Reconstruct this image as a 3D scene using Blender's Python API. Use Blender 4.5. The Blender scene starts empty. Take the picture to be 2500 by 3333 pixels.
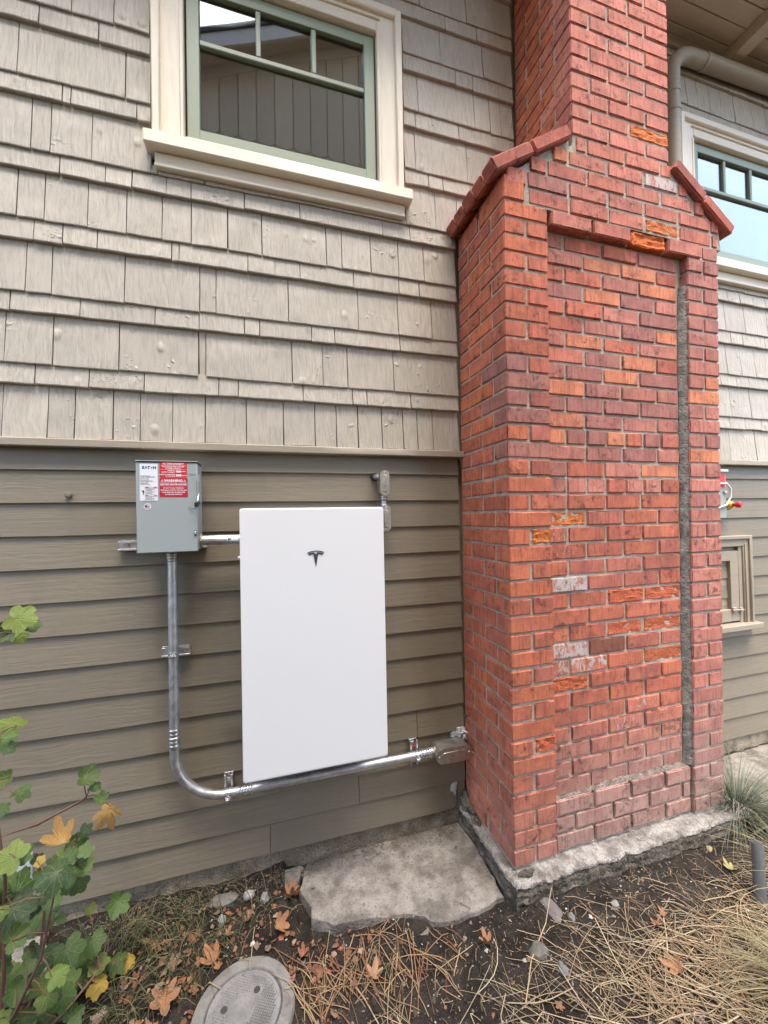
import bpy, math, random
from mathutils import Vector, Matrix, noise

# ------------------------------------------------------------------ camera, sky, sun
scene = bpy.context.scene
col = scene.collection
F_PX, YAW, PITCH, ROLL = 1286.852, 0.28602, 0.01430, -0.01920
Fw = Vector((math.sin(YAW) * math.cos(PITCH), math.cos(YAW) * math.cos(PITCH), math.sin(PITCH)))
Rt = Vector((math.cos(YAW), -math.sin(YAW), 0.0))
Up = Rt.cross(Fw)
R2 = math.cos(ROLL) * Rt + math.sin(ROLL) * Up
U2 = -math.sin(ROLL) * Rt + math.cos(ROLL) * Up
CAM = Vector((0.0, -1.9052, 1.62))
cam = bpy.data.objects.new('camera', bpy.data.cameras.new('camera'))
col.objects.link(cam)
M = Matrix((R2, U2, -Fw)).transposed().to_4x4()
M.translation = CAM
cam.matrix_world = M
cam.data.sensor_fit = 'HORIZONTAL'
cam.data.sensor_width = 36.0
cam.data.lens = F_PX * 36.0 / 2500.0
cam.data.clip_start = 0.02
cam.data.clip_end = 600.0
scene.camera = cam

SUN_EL, SUN_AZ = math.radians(70), math.radians(170)      # azimuth from +Y towards +X
world = bpy.data.worlds.new('World')
scene.world = world
world.use_nodes = True
wn = world.node_tree
wn.nodes.clear()
sky = wn.nodes.new('ShaderNodeTexSky')
sky.sky_type = 'NISHITA'
sky.sun_disc = False
sky.sun_elevation = SUN_EL
sky.sun_rotation = SUN_AZ
sky.altitude = 50
sky.air_density = 1.0
sky.dust_density = 2.5
sky.ozone_density = 1.0
bg = wn.nodes.new('ShaderNodeBackground')
bg.inputs['Strength'].default_value = 0.15
wo = wn.nodes.new('ShaderNodeOutputWorld')
wn.links.new(sky.outputs[0], bg.inputs[0])
wn.links.new(bg.outputs[0], wo.inputs[0])

sun = bpy.data.objects.new('sun', bpy.data.lights.new('sun', 'SUN'))
col.objects.link(sun)
sun.data.energy = 1.5
sun.data.angle = math.radians(36)
sun.data.color = (1.0, 0.92, 0.80)
sd = Vector((math.sin(SUN_AZ) * math.cos(SUN_EL), math.cos(SUN_AZ) * math.cos(SUN_EL), math.sin(SUN_EL)))
sun.rotation_euler = (-sd).to_track_quat('-Z', 'Y').to_euler()
sun.location = sd * 30

scene.render.engine = 'CYCLES'
scene.cycles.use_denoising = True
scene.cycles.max_bounces = 8
scene.cycles.diffuse_bounces = 5
scene.cycles.glossy_bounces = 4
scene.cycles.transparent_max_bounces = 12
scene.cycles.caustics_reflective = False
scene.cycles.caustics_refractive = False
scene.cycles.sample_clamp_indirect = 6.0
vs = scene.view_settings
vs.view_transform = 'Standard'
vs.look = 'None'
vs.exposure = 2.18
vs.gamma = 1.0
vs.use_curve_mapping = False

# ------------------------------------------------------------------ helpers
RN = random.Random(11)
WOFF = {}


def uni(a, b, r=RN):
    return r.uniform(a, b)


class MB:
    """collects faces; build() links them as one mesh object"""

    def __init__(s, fn=None):
        s.v, s.f, s.c = [], [], []
        s.fn = fn

    def add(s, vs_, fs):
        o = len(s.v)
        s.v += [Vector(p) for p in vs_]
        s.f += [tuple(i + o for i in f) for f in fs]
        return o

    def box(s, x0, y0, z0, x1, y1, z1):
        s.add([(x0, y0, z0), (x1, y0, z0), (x1, y1, z0), (x0, y1, z0), (x0, y0, z1), (x1, y0, z1), (x1, y1, z1), (x0, y1, z1)],
              [(0, 3, 2, 1), (4, 5, 6, 7), (0, 1, 5, 4), (1, 2, 6, 5), (2, 3, 7, 6), (3, 0, 4, 7)])

    def rbox(s, x0, y0, z0, x1, y1, z1, r=.003, seg=(1, 1, 1), jit=0.0, rnd=RN, disp=None, M=None):
        """box with rounded edges on a grid, corners worn by jit"""
        lo, hi = (x0, y0, z0), (x1, y1, z1)
        L = []
        for a in range(3):
            w = hi[a] - lo[a]
            rr = min(r, w * .45)
            n = seg[a]
            L.append([lo[a], lo[a] + rr] + [lo[a] + rr + (w - 2 * rr) * i / n for i in range(1, n)] + [hi[a] - rr, hi[a]])
        n = [len(q) for q in L]
        idx = {}
        vs_, fs = [], []

        def vid(i, j, k):
            key = (i, j, k)
            if key not in idx:
                p = [L[0][i], L[1][j], L[2][k]]
                on = [c == 0 or c == n[a] - 1 for a, c in enumerate(key)]
                if sum(on) >= 2:
                    q = [min(max(p[a], lo[a] + r), hi[a] - r) if on[a] else p[a] for a in range(3)]
                    d = Vector(p) - Vector(q)
                    if d.length > 1e-9:
                        rr = r * (1 - jit * rnd.random())
                        q = Vector(q) + d.normalized() * (rr * (.75 if sum(on) == 2 else .7))
                        p = list(q)
                    if jit:
                        p = [c + rnd.uniform(-1, 1) * r * jit * .5 for c in p]
                if disp:
                    p = disp(Vector(p), on)
                idx[key] = len(vs_)
                vs_.append(p)
            return idx[key]
        for a in range(3):
            b, c = (a + 1) % 3, (a + 2) % 3
            for side in (0, n[a] - 1):
                for i in range(n[b] - 1):
                    for j in range(n[c] - 1):
                        q = []
                        for (di, dj) in ((0, 0), (1, 0), (1, 1), (0, 1)):
                            key = [0, 0, 0]
                            key[a], key[b], key[c] = side, i + di, j + dj
                            q.append(vid(*key))
                        fs.append(tuple(q) if side else tuple(reversed(q)))
        if M is not None:
            vs_ = [M @ Vector(p) for p in vs_]
        s.add(vs_, fs)

    def tube(s, path, rad, n=12, cap=True):
        path = [Vector(p) for p in path]
        m = len(path)
        rs = rad if isinstance(rad, (list, tuple)) else [rad] * m
        ref = None
        rings = []
        for i, p in enumerate(path):
            t = (path[min(i + 1, m - 1)] - path[max(i - 1, 0)]).normalized()
            if ref is None:
                ref = Vector((0, 0, 1)) if abs(t.z) < .9 else Vector((1, 0, 0))
            a = t.cross(ref)
            if a.length < 1e-6:
                a = t.orthogonal()
            a.normalize()
            b = a.cross(t).normalized()
            ref = b
            rings.append([p + (a * math.cos(6.28319 * k / n) + b * math.sin(6.28319 * k / n)) * rs[i] for k in range(n)])
        vs_ = [q for r_ in rings for q in r_]
        fs = []
        for i in range(m - 1):
            for k in range(n):
                fs.append((i * n + k, i * n + (k + 1) % n, (i + 1) * n + (k + 1) % n, (i + 1) * n + k))
        if cap:
            fs.append(tuple(range(n)))
            fs.append(tuple(reversed([(m - 1) * n + k for k in range(n)])))
        s.add(vs_, [tuple(reversed(f)) for f in fs])

    def prism(s, poly, y0, y1, plane='xz', bev=0.0):
        """poly: 2d outline; plane xz extrudes along y, xy extrudes along z"""
        def mk(u, v, w):
            return (u, w, v) if plane == 'xz' else ((u, v, w) if plane == 'xy' else (w, u, v))
        n = len(poly)
        a = sum(poly[i][0] * poly[(i + 1) % n][1] - poly[(i + 1) % n][0] * poly[i][1] for i in range(n))
        if a < 0:
            poly = poly[::-1]
        vs_ = [mk(u, v, y0) for u, v in poly] + [mk(u, v, y1) for u, v in poly]
        fs = [tuple(range(n)), tuple(reversed(range(n, 2 * n)))]
        for i in range(n):
            fs.append((i, i + n, (i + 1) % n + n, (i + 1) % n))
        if plane == 'xy':
            fs = [tuple(reversed(f)) for f in fs]
        s.add(vs_, fs)

    def build(s, name, mat, parent=None, smooth=None, color=None, kind=None, label=None, cat=None, group=None):
        if s.fn:
            s.v = [s.fn(p) for p in s.v]
        me = bpy.data.meshes.new(name)
        me.from_pydata([tuple(p) for p in s.v], [], s.f)
        if smooth is not None:
            me.polygons.foreach_set('use_smooth', [True] * len(me.polygons))
            me.set_sharp_from_angle(angle=math.radians(smooth))
        if mat:
            me.materials.append(mat)
        me.update()
        return link(name, me, parent, color, kind, label, cat, group)


def link(name, me, parent=None, color=None, kind=None, label=None, cat=None, group=None):
    o = bpy.data.objects.new(name, me)
    col.objects.link(o)
    WOFF[o.name] = Vector((0, 0, 0))
    if parent is not None:
        o.parent = parent
        o.matrix_parent_inverse = Matrix.Translation(-WOFF[parent.name])
    if color:
        o.color = color
    tag(o, label, cat, group, kind)
    return o


def tag(o, label=None, cat=None, group=None, kind=None):
    for k, v in (('label', label), ('category', cat), ('group', group), ('kind', kind)):
        if v:
            o[k] = v
    return o


def thing(name, loc, label, cat, group=None):
    o = bpy.data.objects.new(name, None)
    o.empty_display_size = .05
    col.objects.link(o)
    o.location = loc
    WOFF[o.name] = Vector(loc)
    return tag(o, label, cat, group)


def box(name, b, mat, parent=None, r=0.0, **kw):
    m = MB()
    if r:
        m.rbox(*b, r=r)
        return m.build(name, mat, parent, smooth=30, **kw)
    m.box(*b)
    return m.build(name, mat, parent, **kw)


def text_mesh(body, size, x, z, y, align='CENTER', bold=0.0, depth=0.0, sx=1.0):
    cu = bpy.data.curves.new('t', 'FONT')
    cu.body = body
    cu.size = size
    cu.align_x = align
    cu.align_y = 'CENTER'
    cu.offset = bold
    cu.extrude = depth
    cu.resolution_u = 2
    o = bpy.data.objects.new('t', cu)
    col.objects.link(o)
    dg = bpy.context.evaluated_depsgraph_get()
    me = bpy.data.meshes.new_from_object(o.evaluated_get(dg))
    vs_ = [(x + v.co.x * sx, y - v.co.z, z + v.co.y) for v in me.vertices]
    fs = [tuple(p.vertices) for p in me.polygons]
    bpy.data.objects.remove(o)
    bpy.data.curves.remove(cu)
    bpy.data.meshes.remove(me)
    return vs_, fs


# ------------------------------------------------------------------ materials
class G:
    def __init__(s, name):
        s.m = bpy.data.materials.new(name)
        s.m.use_nodes = True
        s.nt = s.m.node_tree
        s.bsdf = s.nt.nodes['Principled BSDF']
        s.out = s.nt.nodes['Material Output']

    def n(s, typ, outp=0, inp=None, **at):
        nd = s.nt.nodes.new('ShaderNode' + typ)
        for k, v in at.items():
            setattr(nd, k, v)
        for k, v in (inp or {}).items():
            s.set(nd.inputs[k], v)
        return nd.outputs[outp]

    def set(s, sock, v):
        if isinstance(v, bpy.types.NodeSocket):
            s.nt.links.new(v, sock)
        else:
            if isinstance(v, tuple) and len(v) == 3 and sock.type == 'RGBA':
                v = v + (1.0,)
            sock.default_value = v

    def p(s, **kw):
        for k, v in kw.items():
            s.set(s.bsdf.inputs[k.replace('_', ' ')], v)
        return s

    def co(s, scale=(1, 1, 1), rnd=0.0):
        v = s.n('TexCoord', 3)
        if rnd:
            r = s.n('ObjectInfo', 5)
            m = s.n('Math', inp={0: r, 1: rnd}, operation='MULTIPLY')
            v = s.n('VectorMath', inp={0: v, 1: s.n('CombineXYZ', inp={0: m, 1: m, 2: m})}, operation='ADD')
        return s.n('VectorMath', inp={0: v, 1: scale}, operation='MULTIPLY')

    def noise(s, co, scale=5.0, detail=3.0, rough=.55, dist=0.0):
        return s.n('TexNoise', inp={'Vector': co, 'Scale': scale, 'Detail': detail, 'Roughness': rough, 'Distortion': dist})

    def vor(s, co, scale=5.0, feature='F1', rnd=1.0):
        return s.n('TexVoronoi', inp={'Vector': co, 'Scale': scale, 'Randomness': rnd}, feature=feature)

    def ramp(s, f, a, b, lo=0.0, hi=1.0):
        return s.n('MapRange', inp={0: f, 1: a, 2: b, 3: lo, 4: hi}, interpolation_type='SMOOTHSTEP')

    def math(s, op, a, b=0.0):
        return s.n('Math', inp={0: a, 1: b}, operation=op)

    def mix(s, f, a, b, typ='MIX'):
        nd = s.nt.nodes.new('ShaderNodeMix')
        nd.data_type = 'RGBA'
        nd.blend_type = typ
        s.set(nd.inputs[0], f)
        s.set(nd.inputs[6], a)
        s.set(nd.inputs[7], b)
        return nd.outputs[2]

    def bump(s, h, strength=.5, dist=.002, nrm=None):
        i = {'Strength': strength, 'Distance': dist, 'Height': h}
        if nrm is not None:
            i['Normal'] = nrm
        return s.n('Bump', inp=i)


def simple(name, c, rough=.5, metal=0.0, var=.06, bscale=0, bstr=.2, bdist=.001, spec=.5):
    g = G(name)
    co = g.co((1, 1, 1), 13.0)
    f = g.noise(co, 6.0, 4)
    c2 = tuple(max(0, x * (1 - var * 2.5)) for x in c)
    c3 = tuple(min(1, x * (1 + var)) for x in c)
    g.p(Base_Color=g.mix(f, c2, c3), Roughness=rough, Metallic=metal, Specular_IOR_Level=spec)
    if bscale:
        g.p(Normal=g.bump(g.noise(co, bscale, 4), bstr, bdist))
    return g.m


def paint_wood(name, c, grain, rough=.5, gstr=.5, blist=True, dirt=0.0, gcol=.15):
    """painted wood: grain is the coordinate scale along x,y,z"""
    g = G(name)
    co = g.co((1, 1, 1), 31.0)
    rnd = g.n('ObjectInfo', 5)
    gco = g.n('VectorMath', inp={0: co, 1: grain}, operation='MULTIPLY')
    warp = g.noise(co, 3.2, 2, .5)
    wv = g.n('CombineXYZ', inp={0: g.math('MULTIPLY', warp, 5.0), 1: 0.0, 2: g.math('MULTIPLY', warp, 3.0 if grain[2] > grain[0] else 0.0)})
    gco = g.n('VectorMath', inp={0: gco, 1: wv}, operation='ADD')
    gr = g.noise(gco, 1.0, 5, .65)
    amp = g.ramp(g.n('Math', inp={0: g.noise(co, 5.0, 2), 1: g.math('MULTIPLY', rnd, .3)}, operation='ADD'), .35, .75, .25, 1.0)
    h = g.math('MULTIPLY', gr, amp)
    if blist:
        v = g.vor(g.n('VectorMath', inp={0: co, 1: g.n('VectorMath', inp={0: g.n('TexNoise', 1, inp={'Vector': co, 'Scale': 22.0, 'Detail': 2.0}), 1: (.05, .05, .05)}, operation='MULTIPLY')}, operation='ADD'), 24.0)
        v2 = g.vor(co, 60.0)
        msk = g.ramp(g.noise(co, 4.3, 2), .56, .70)
        b1 = g.math('MULTIPLY', g.ramp(v, .05, .34, 1.0, 0.0), msk)
        b2 = g.math('MULTIPLY', g.math('MULTIPLY', g.ramp(v2, .05, .3, 1.0, 0.0), msk), .35)
        v3 = g.vor(g.n('VectorMath', inp={0: co, 1: (1, 1, .7)}, operation='MULTIPLY'), 13.0)
        m3 = g.ramp(g.noise(co, 2.9, 2), .56, .68)
        b3 = g.math('MULTIPLY', g.math('MULTIPLY', g.ramp(v3, .04, .30, 1.0, 0.0), m3), .8)
        h = g.math('ADD', g.math('MULTIPLY', h, 1.1), g.math('ADD', g.math('ADD', g.math('MULTIPLY', b1, .6), b2), b3))
    fine = g.noise(co, 240.0, 2)
    h = g.math('ADD', h, g.math('MULTIPLY', fine, .06))
    c1 = tuple(x * .90 for x in c)
    cc = g.mix(rnd, c1, tuple(min(1, x * 1.06) for x in c))
    cc = g.mix(g.math('MULTIPLY', g.ramp(gr, .3, .60, 1.0, 0.0), gcol), cc, tuple(x * .5 for x in c))
    if dirt:
        d = g.ramp(g.noise(g.n('VectorMath', inp={0: co, 1: (2.0, 2.0, .8)}, operation='MULTIPLY'), 3.0, 5), .5, .75, 0.0, dirt)
        cc = g.mix(d, cc, tuple(x * .6 for x in c))
    g.p(Base_Color=cc, Roughness=g.ramp(gr, .2, .8, rough + .1, rough - .06), Normal=g.bump(h, gstr, .008))
    return g.m


def brick_mat(name, attr=None):
    g = G(name)
    if attr:
        a = g.nt.nodes.new('ShaderNodeVertexColor')
        a.layer_name = attr
        basec, alpha = a.outputs[0], a.outputs[1]
        co = g.co((1, 1, 1))
    else:
        oi = g.nt.nodes.new('ShaderNodeObjectInfo')
        basec, alpha = oi.outputs[1], oi.outputs[2]
        co = g.co((1, 1, 1), 17.0)
    blot = g.noise(co, 11.0, 4, .6)
    streak = g.noise(g.n('VectorMath', inp={0: co, 1: (70, 70, 7)}, operation='MULTIPLY'), 1.0, 4, .6)
    fine = g.noise(co, 130.0, 4, .65)
    pit = g.vor(g.n('VectorMath', inp={0: co, 1: (1, 1, .8)}, operation='MULTIPLY'), 210.0)
    c = g.mix(g.ramp(blot, .36, .66), basec, g.mix(.40, basec, (.20, .065, .055)))
    c = g.mix(g.math('MULTIPLY', g.ramp(streak, .48, .70), .62), c, g.mix(.68, basec, (.035, .022, .022)))
    smut = g.math('MULTIPLY', g.ramp(g.noise(co, 30.0, 6, .75), .50, .66), g.ramp(g.noise(co, 5.0, 2), .40, .60))
    c = g.mix(g.math('MULTIPLY', smut, .78), c, (.045, .025, .025))
    c = g.mix(g.math('MULTIPLY', g.ramp(fine, .55, .78), .28), c, g.mix(.5, basec, (.62, .28, .17)))
    c = g.mix(g.math('MULTIPLY', g.ramp(fine, .47, .30), .5), c, g.mix(.6, basec, (.06, .025, .02)))
    pits = g.math('MULTIPLY', g.ramp(pit, .06, .20, 1.0, 0.0), g.ramp(g.noise(co, 40.0, 2), .45, .6))
    c = g.mix(g.math('MULTIPLY', pits, .7), c, (.05, .022, .02))
    # lime bloom / old paint, strength from alpha (1 = none)
    bl = g.math('SUBTRACT', 1.0, alpha)
    bn = g.noise(g.n('VectorMath', inp={0: co, 1: (34, 34, 17)}, operation='MULTIPLY'), 1.0, 5, .7, 1.2)
    th = g.math('SUBTRACT', .80, g.math('MULTIPLY', bl, .50))
    bm = g.n('MapRange', inp={0: bn, 1: g.math('SUBTRACT', th, .05), 2: g.math('ADD', th, .12), 3: 0.0, 4: .9}, interpolation_type='SMOOTHSTEP')
    c = g.mix(bm, c, g.mix(fine, (.40, .355, .32), (.66, .60, .55)))
    fl = g.math('MULTIPLY', g.ramp(g.vor(co, 70.0), .03, .075, 1.0, 0.0), g.ramp(g.noise(co, 9.0, 2), .5, .6))
    c = g.mix(g.math('MULTIPLY', fl, .55), c, (.72, .62, .55))
    h = g.math('ADD', g.math('MULTIPLY', fine, .5), g.math('ADD', g.math('MULTIPLY', streak, .5), g.math('MULTIPLY', pits, -.6)))
    g.p(Base_Color=c, Roughness=.85, Specular_IOR_Level=.22, Normal=g.bump(h, .9, .005))
    return g.m


def spall_mat(name):
    g = G(name)
    co = g.co((1, 1, 1), 17.0)
    oi = g.nt.nodes.new('ShaderNodeObjectInfo')
    f = g.noise(co, 60.0, 6, .75)
    v = g.vor(co, 120.0)
    c = g.mix(g.ramp(f, .28, .52), g.mix(.6, oi.outputs[1], (.12, .035, .018)), oi.outputs[1])
    h = g.math('ADD', f, g.math('MULTIPLY', v, .5))
    g.p(Base_Color=c, Roughness=.9, Specular_IOR_Level=.2, Normal=g.bump(h, .9, .006))
    return g.m


def rough_mineral(name, ca, cb, cd, s1=7.0, s2=150.0, bstr=.7, bdist=.004, rough=.9):
    """mortar, concrete, soil: two tones, dark pores, sandy relief"""
    g = G(name)
    co = g.co((1, 1, 1), 9.0)
    a = g.noise(co, s1, 6, .65)
    b = g.noise(co, s2, 4, .7)
    v = g.vor(co, s2 * .7)
    c = g.mix(g.ramp(a, .33, .66), ca, cb)
    c = g.mix(g.math('MULTIPLY', g.ramp(b, .52, .72), .75), c, cd)
    c = g.mix(g.math('MULTIPLY', g.ramp(g.noise(co, s1 * 5, 5, .7), .55, .7), .5), c, cd)
    h = g.math('ADD', g.math('MULTIPLY', b, .6), g.math('ADD', g.math('MULTIPLY', g.ramp(v, .0, .5), .35), g.math('MULTIPLY', a, .5)))
    g.p(Base_Color=c, Roughness=rough, Specular_IOR_Level=.25, Normal=g.bump(h, bstr, bdist))
    return g.m


def objcol(name, rough=.6, var=.3, veins=False, trans=0.0):
    """object colour with mottling: leaves, stones"""
    g = G(name)
    oi = g.nt.nodes.new('ShaderNodeObjectInfo')
    co = g.co((1, 1, 1), 5.0)
    f = g.noise(co, 38.0, 5, .65)
    c = g.mix(g.math('MULTIPLY', g.ramp(f, .4, .7), var), oi.outputs[1], g.mix(.65, oi.outputs[1], (.02, .02, .01)))
    c = g.mix(g.math('MULTIPLY', g.ramp(g.noise(co, 14.0, 3), .5, .68), var * .8), c, g.mix(.6, oi.outputs[1], (.5, .42, .12)))
    h = g.noise(co, 90.0, 3)
    if veins:
        tc = g.n('TexCoord', 3)
        sp = g.nt.nodes.new('ShaderNodeSeparateXYZ')
        g.nt.links.new(tc, sp.inputs[0])
        ax = g.math('ABSOLUTE', sp.outputs[0])
        d = ax
        for a in (.62, 1.15, 1.75):
            q = g.math('ABSOLUTE', g.math('SUBTRACT', g.math('MULTIPLY', ax, math.cos(a)), g.math('MULTIPLY', g.math('ADD', sp.outputs[1], .03), math.sin(a))))
            d = g.math('MINIMUM', d, q)
        vn = g.ramp(d, .004, .020, 1.0, 0.0)
        c = g.mix(g.math('MULTIPLY', vn, .38), c, g.mix(.5, oi.outputs[1], (.42, .42, .18)))
        h = g.math('ADD', g.math('MULTIPLY', h, .5), g.math('MULTIPLY', vn, -1.0))
    g.p(Base_Color=c, Roughness=rough, Normal=g.bump(h, .5, .004 if veins else .002))
    if trans:
        tr = g.n('BsdfTranslucent', inp={'Color': c})
        ad = g.n('MixShader', inp={0: trans, 1: g.bsdf.outputs[0], 2: tr})
        g.nt.links.new(ad, g.out.inputs[0])
    return g.m


def vcol(name, rough=.8, attr='col'):
    g = G(name)
    a = g.nt.nodes.new('ShaderNodeVertexColor')
    a.layer_name = attr
    g.p(Base_Color=a.outputs[0], Roughness=rough, Specular_IOR_Level=.25)
    return g.m


def metal_mat(name, c, rough=.34, spang=.12):
    g = G(name)
    co = g.co((1, 1, 1), 3.0)
    f = g.noise(co, 35.0, 4, .6)
    st = g.noise(g.n('VectorMath', inp={0: co, 1: (30, 30, 30)}, operation='MULTIPLY'), 1.0, 5, .7)
    c2 = tuple(x * .78 for x in c)
    g.p(Base_Color=g.mix(g.ramp(f, .35, .68), c2, c), Metallic=.92, Roughness=g.ramp(st, .3, .7, rough - spang, rough + spang), Normal=g.bump(f, .04, .0006))
    return g.m


def glass_mat(name):
    g = G(name)
    fr = g.n('Fresnel', inp={'IOR': 1.62})
    tr = g.n('BsdfTransparent', inp={'Color': (.62, .66, .64, 1)})
    wob = g.bump(g.noise(g.co(), 2.2, 1), .05, .01)
    gl = g.n('BsdfGlossy', inp={'Color': (1, 1, 1, 1), 'Roughness': .004, 'Normal': wob})
    fac = g.n('Math', inp={0: g.math('MULTIPLY', fr, 3.0), 1: .9}, operation='MINIMUM')
    mx = g.n('MixShader', inp={0: fac, 1: tr, 2: gl})
    g.nt.links.new(mx, g.out.inputs[0])
    return g.m


MAT = dict(
    shingle=paint_wood('painted_shingle', (.478, .424, .342), (95, 95, 5.5), .5, 1.0, True, 0.0, .36),
    siding=paint_wood('painted_clapboard', (.218, .184, .131), (4.5, 60, 85), .5, .28, False, .25),
    trim=paint_wood('painted_trim_taupe', (.36, .305, .23), (4, 60, 70), .5, .25, False),
    soffit=paint_wood('soffit_paint', (.56, .475, .35), (4, 60, 70), .5, .2, False),
    cream=paint_wood('cream_paint', (.80, .715, .565), (9, 40, 60), .45, .22, False),
    creamv=paint_wood('cream_paint_upright', (.80, .715, .565), (60, 60, 6), .45, .22, False),
    green=simple('sage_green_paint', (.265, .315, .225), .38, var=.03),
    dark=simple('dark_gap', (.02, .018, .016), .8),
    room=simple('room_wall', (.48, .44, .36), .9),
    glass=glass_mat('window_glass'),
    brick=brick_mat('brick'), brickv=brick_mat('brick_joined', 'bcol'), spall=spall_mat('spalled_brick'),
    mortar=rough_mineral('mortar', (.36, .318, .25), (.52, .465, .38), (.12, .10, .075), 14, 180, 1.0, .008),
    mortar_pale=rough_mineral('pale_mortar', (.42, .35, .265), (.58, .49, .385), (.18, .145, .11), 14, 180, 1.0, .008),
    mortar_grey=rough_mineral('grey_mortar', (.19, .178, .15), (.34, .318, .27), (.055, .05, .042), 30, 110, 1.0, .012),
    wash=rough_mineral('dirty_mortar', (.13, .105, .085), (.27, .225, .185), (.03, .026, .02), 22, 110, 1.0, .012),
    concrete=rough_mineral('concrete', (.13, .113, .095), (.30, .27, .235), (.07, .06, .05), 11, 110, .9, .007),
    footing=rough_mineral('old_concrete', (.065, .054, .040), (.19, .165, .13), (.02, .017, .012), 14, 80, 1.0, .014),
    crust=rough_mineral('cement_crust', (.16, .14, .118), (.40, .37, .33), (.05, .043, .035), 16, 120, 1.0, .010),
    found=rough_mineral('foundation_concrete', (.20, .165, .115), (.36, .30, .22), (.06, .05, .034), 9, 110, 1.0, .010),
    soil=rough_mineral('soil', (.020, .0155, .0115), (.055, .043, .033), (.008, .006, .0045), 14, 170, 1.0, .016),
    enamel=simple('grey_enamel', (.34, .375, .365), .38, var=.02),
    emboss=simple('grey_emboss', (.42, .455, .445), .38, var=.02),
    white=simple('white_powder_coat', (.80, .79, .77), .36, var=.008),
    grey_plastic=simple('grey_plastic', (.30, .30, .31), .5),
    emblem=simple('emblem_grey', (.055, .055, .058), .35, var=.02),
    black=simple('black_plastic', (.012, .012, .013), .45),
    paper=simple('label_white', (.80, .80, .82), .4, var=.01),
    red=simple('label_red', (.62, .025, .03), .4, var=.02),
    red2=simple('label_dark_red', (.50, .016, .035), .4, var=.02),
    ink=simple('ink', (.05, .05, .06), .6),
    blue=simple('blue_print', (.015, .085, .32), .5, var=.02),
    pink=simple('flag_red', (.62, .12, .13), .5),
    navy=simple('flag_navy', (.04, .04, .11), .5),
    galv=metal_mat('galvanised_steel', (.70, .71, .72), .44),
    zinc=metal_mat('bright_zinc', (.78, .79, .80), .24, .08),
    brassy=metal_mat('yellow_zinc', (.75, .66, .35), .35),
    alu=metal_mat('cast_aluminium', (.50, .48, .46), .42, .1),
    cover=metal_mat('stamped_cover', (.58, .545, .475), .36, .1),
    rust=simple('rusty_iron', (.085, .035, .022), .85, var=.3, bscale=120, bstr=.6, bdist=.003),
    putty=simple('white_putty', (.55, .54, .51), .6, var=.15, bscale=70, bstr=.8, bdist=.006),
    pipe=simple('weathered_pipe', (.21, .22, .205), .6, .3, var=.25, bscale=60, bstr=.3),
    lid=rough_mineral('lid_concrete', (.17, .157, .14), (.25, .233, .21), (.10, .092, .08), 8, 210, .5, .003),
    lidtop=rough_mineral('lid_plate', (.125, .118, .11), (.27, .258, .245), (.075, .07, .063), 5, 160, .5, .003),
    leaf=objcol('leaf', .5, .28, True, trans=.25), dryleaf=objcol('dry_leaf', .75, .5, True, trans=.1),
    stone=objcol('stone', .85, .35), stem=simple('stem', (.22, .11, .065), .7, var=.3),
    strand=vcol('strands', .75), chip=vcol('chips', .85),
    yellow=simple('yellow_plastic', (.72, .60, .02), .35, var=.02),
    estop=simple('red_plastic', (.65, .02, .03), .3, var=.02),
    pale=simple('pale_grey_plastic', (.55, .56, .57), .45),
    cable=simple('white_cable', (.72, .72, .72), .4),
    roof=simple('roof_shingle', (.12, .10, .09), .9, var=.25, bscale=40, bstr=.5, bdist=.006),
    nwall=paint_wood('neighbour_board', (.74, .57, .36), (60, 60, 4), .6, .35, False),
    ntrim=simple('neighbour_trim', (.70, .62, .50), .5),
)


def srgb(r, g, b, k=1.0):
    f = lambda c: ((c / 255 + .055) / 1.055) ** 2.4 if c > 10 else c / 255 / 12.92
    return (f(r) * k, f(g) * k, f(b) * k, 1.0)


# ------------------------------------------------------------------ ground
def nz(x, y, s=1.0, k=0.0):
    return noise.noise(Vector((x * s, y * s, k)))


def gz(x, y):
    """height of the soil"""
    h = .012 * nz(x, y, 3.0) + .010 * nz(x, y, 9.0, 3.) + .005 * nz(x, y, 26.0, 7.)
    if y > -.10 and x < 1.0:
        h += .015 * min(1, (y + .10) / .1)
    if -1.2 < x < .1:
        h += .018 * max(0, 1 - abs(y + .12) / .2)
    if .05 < x < .98 and y > -.36:
        h -= .02
    elif .0 < x < 1.05 and y > -.62:
        h += .014
    if .08 < x < .96 and y > (-.48 if x > .5 else -.36):
        h = min(h, .006)
    if x > 2.3 and y > -.7:
        h = min(h, .010)
    elif x > .9 and y > -.72:
        h += .035 * max(0, min(1, (y + .72) / .18)) * max(0, min(1, (x - .94) / .1))
    return h


def spaced(a, b, fine, far):
    n = int((b - a) / fine)
    mid = [a + (b - a) * i / n for i in range(n + 1)]
    left, right, d, x0, x1 = [], [], fine, a, b
    while x0 > -far:
        d *= 1.35
        x0 -= d
        left.append(x0)
    d = fine
    while x1 < far:
        d *= 1.35
        x1 += d
        right.append(x1)
    return left[::-1] + mid + right


xs = spaced(-1.3, 3.4, .014, 150)
ys = spaced(-1.25, .06, .014, 150)
gm = MB()
vs_ = [(x, y, gz(x, y) if (-3 < x < 5 and -3 < y < 1) else 0.0) for y in ys for x in xs]
nx = len(xs)
fs = [(j * nx + i, j * nx + i + 1, (j + 1) * nx + i + 1, (j + 1) * nx + i) for j in range(len(ys) - 1) for i in range(nx - 1)]
gm.add(vs_, fs)
gm.build('ground', MAT['soil'], smooth=180, kind='structure')


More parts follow.
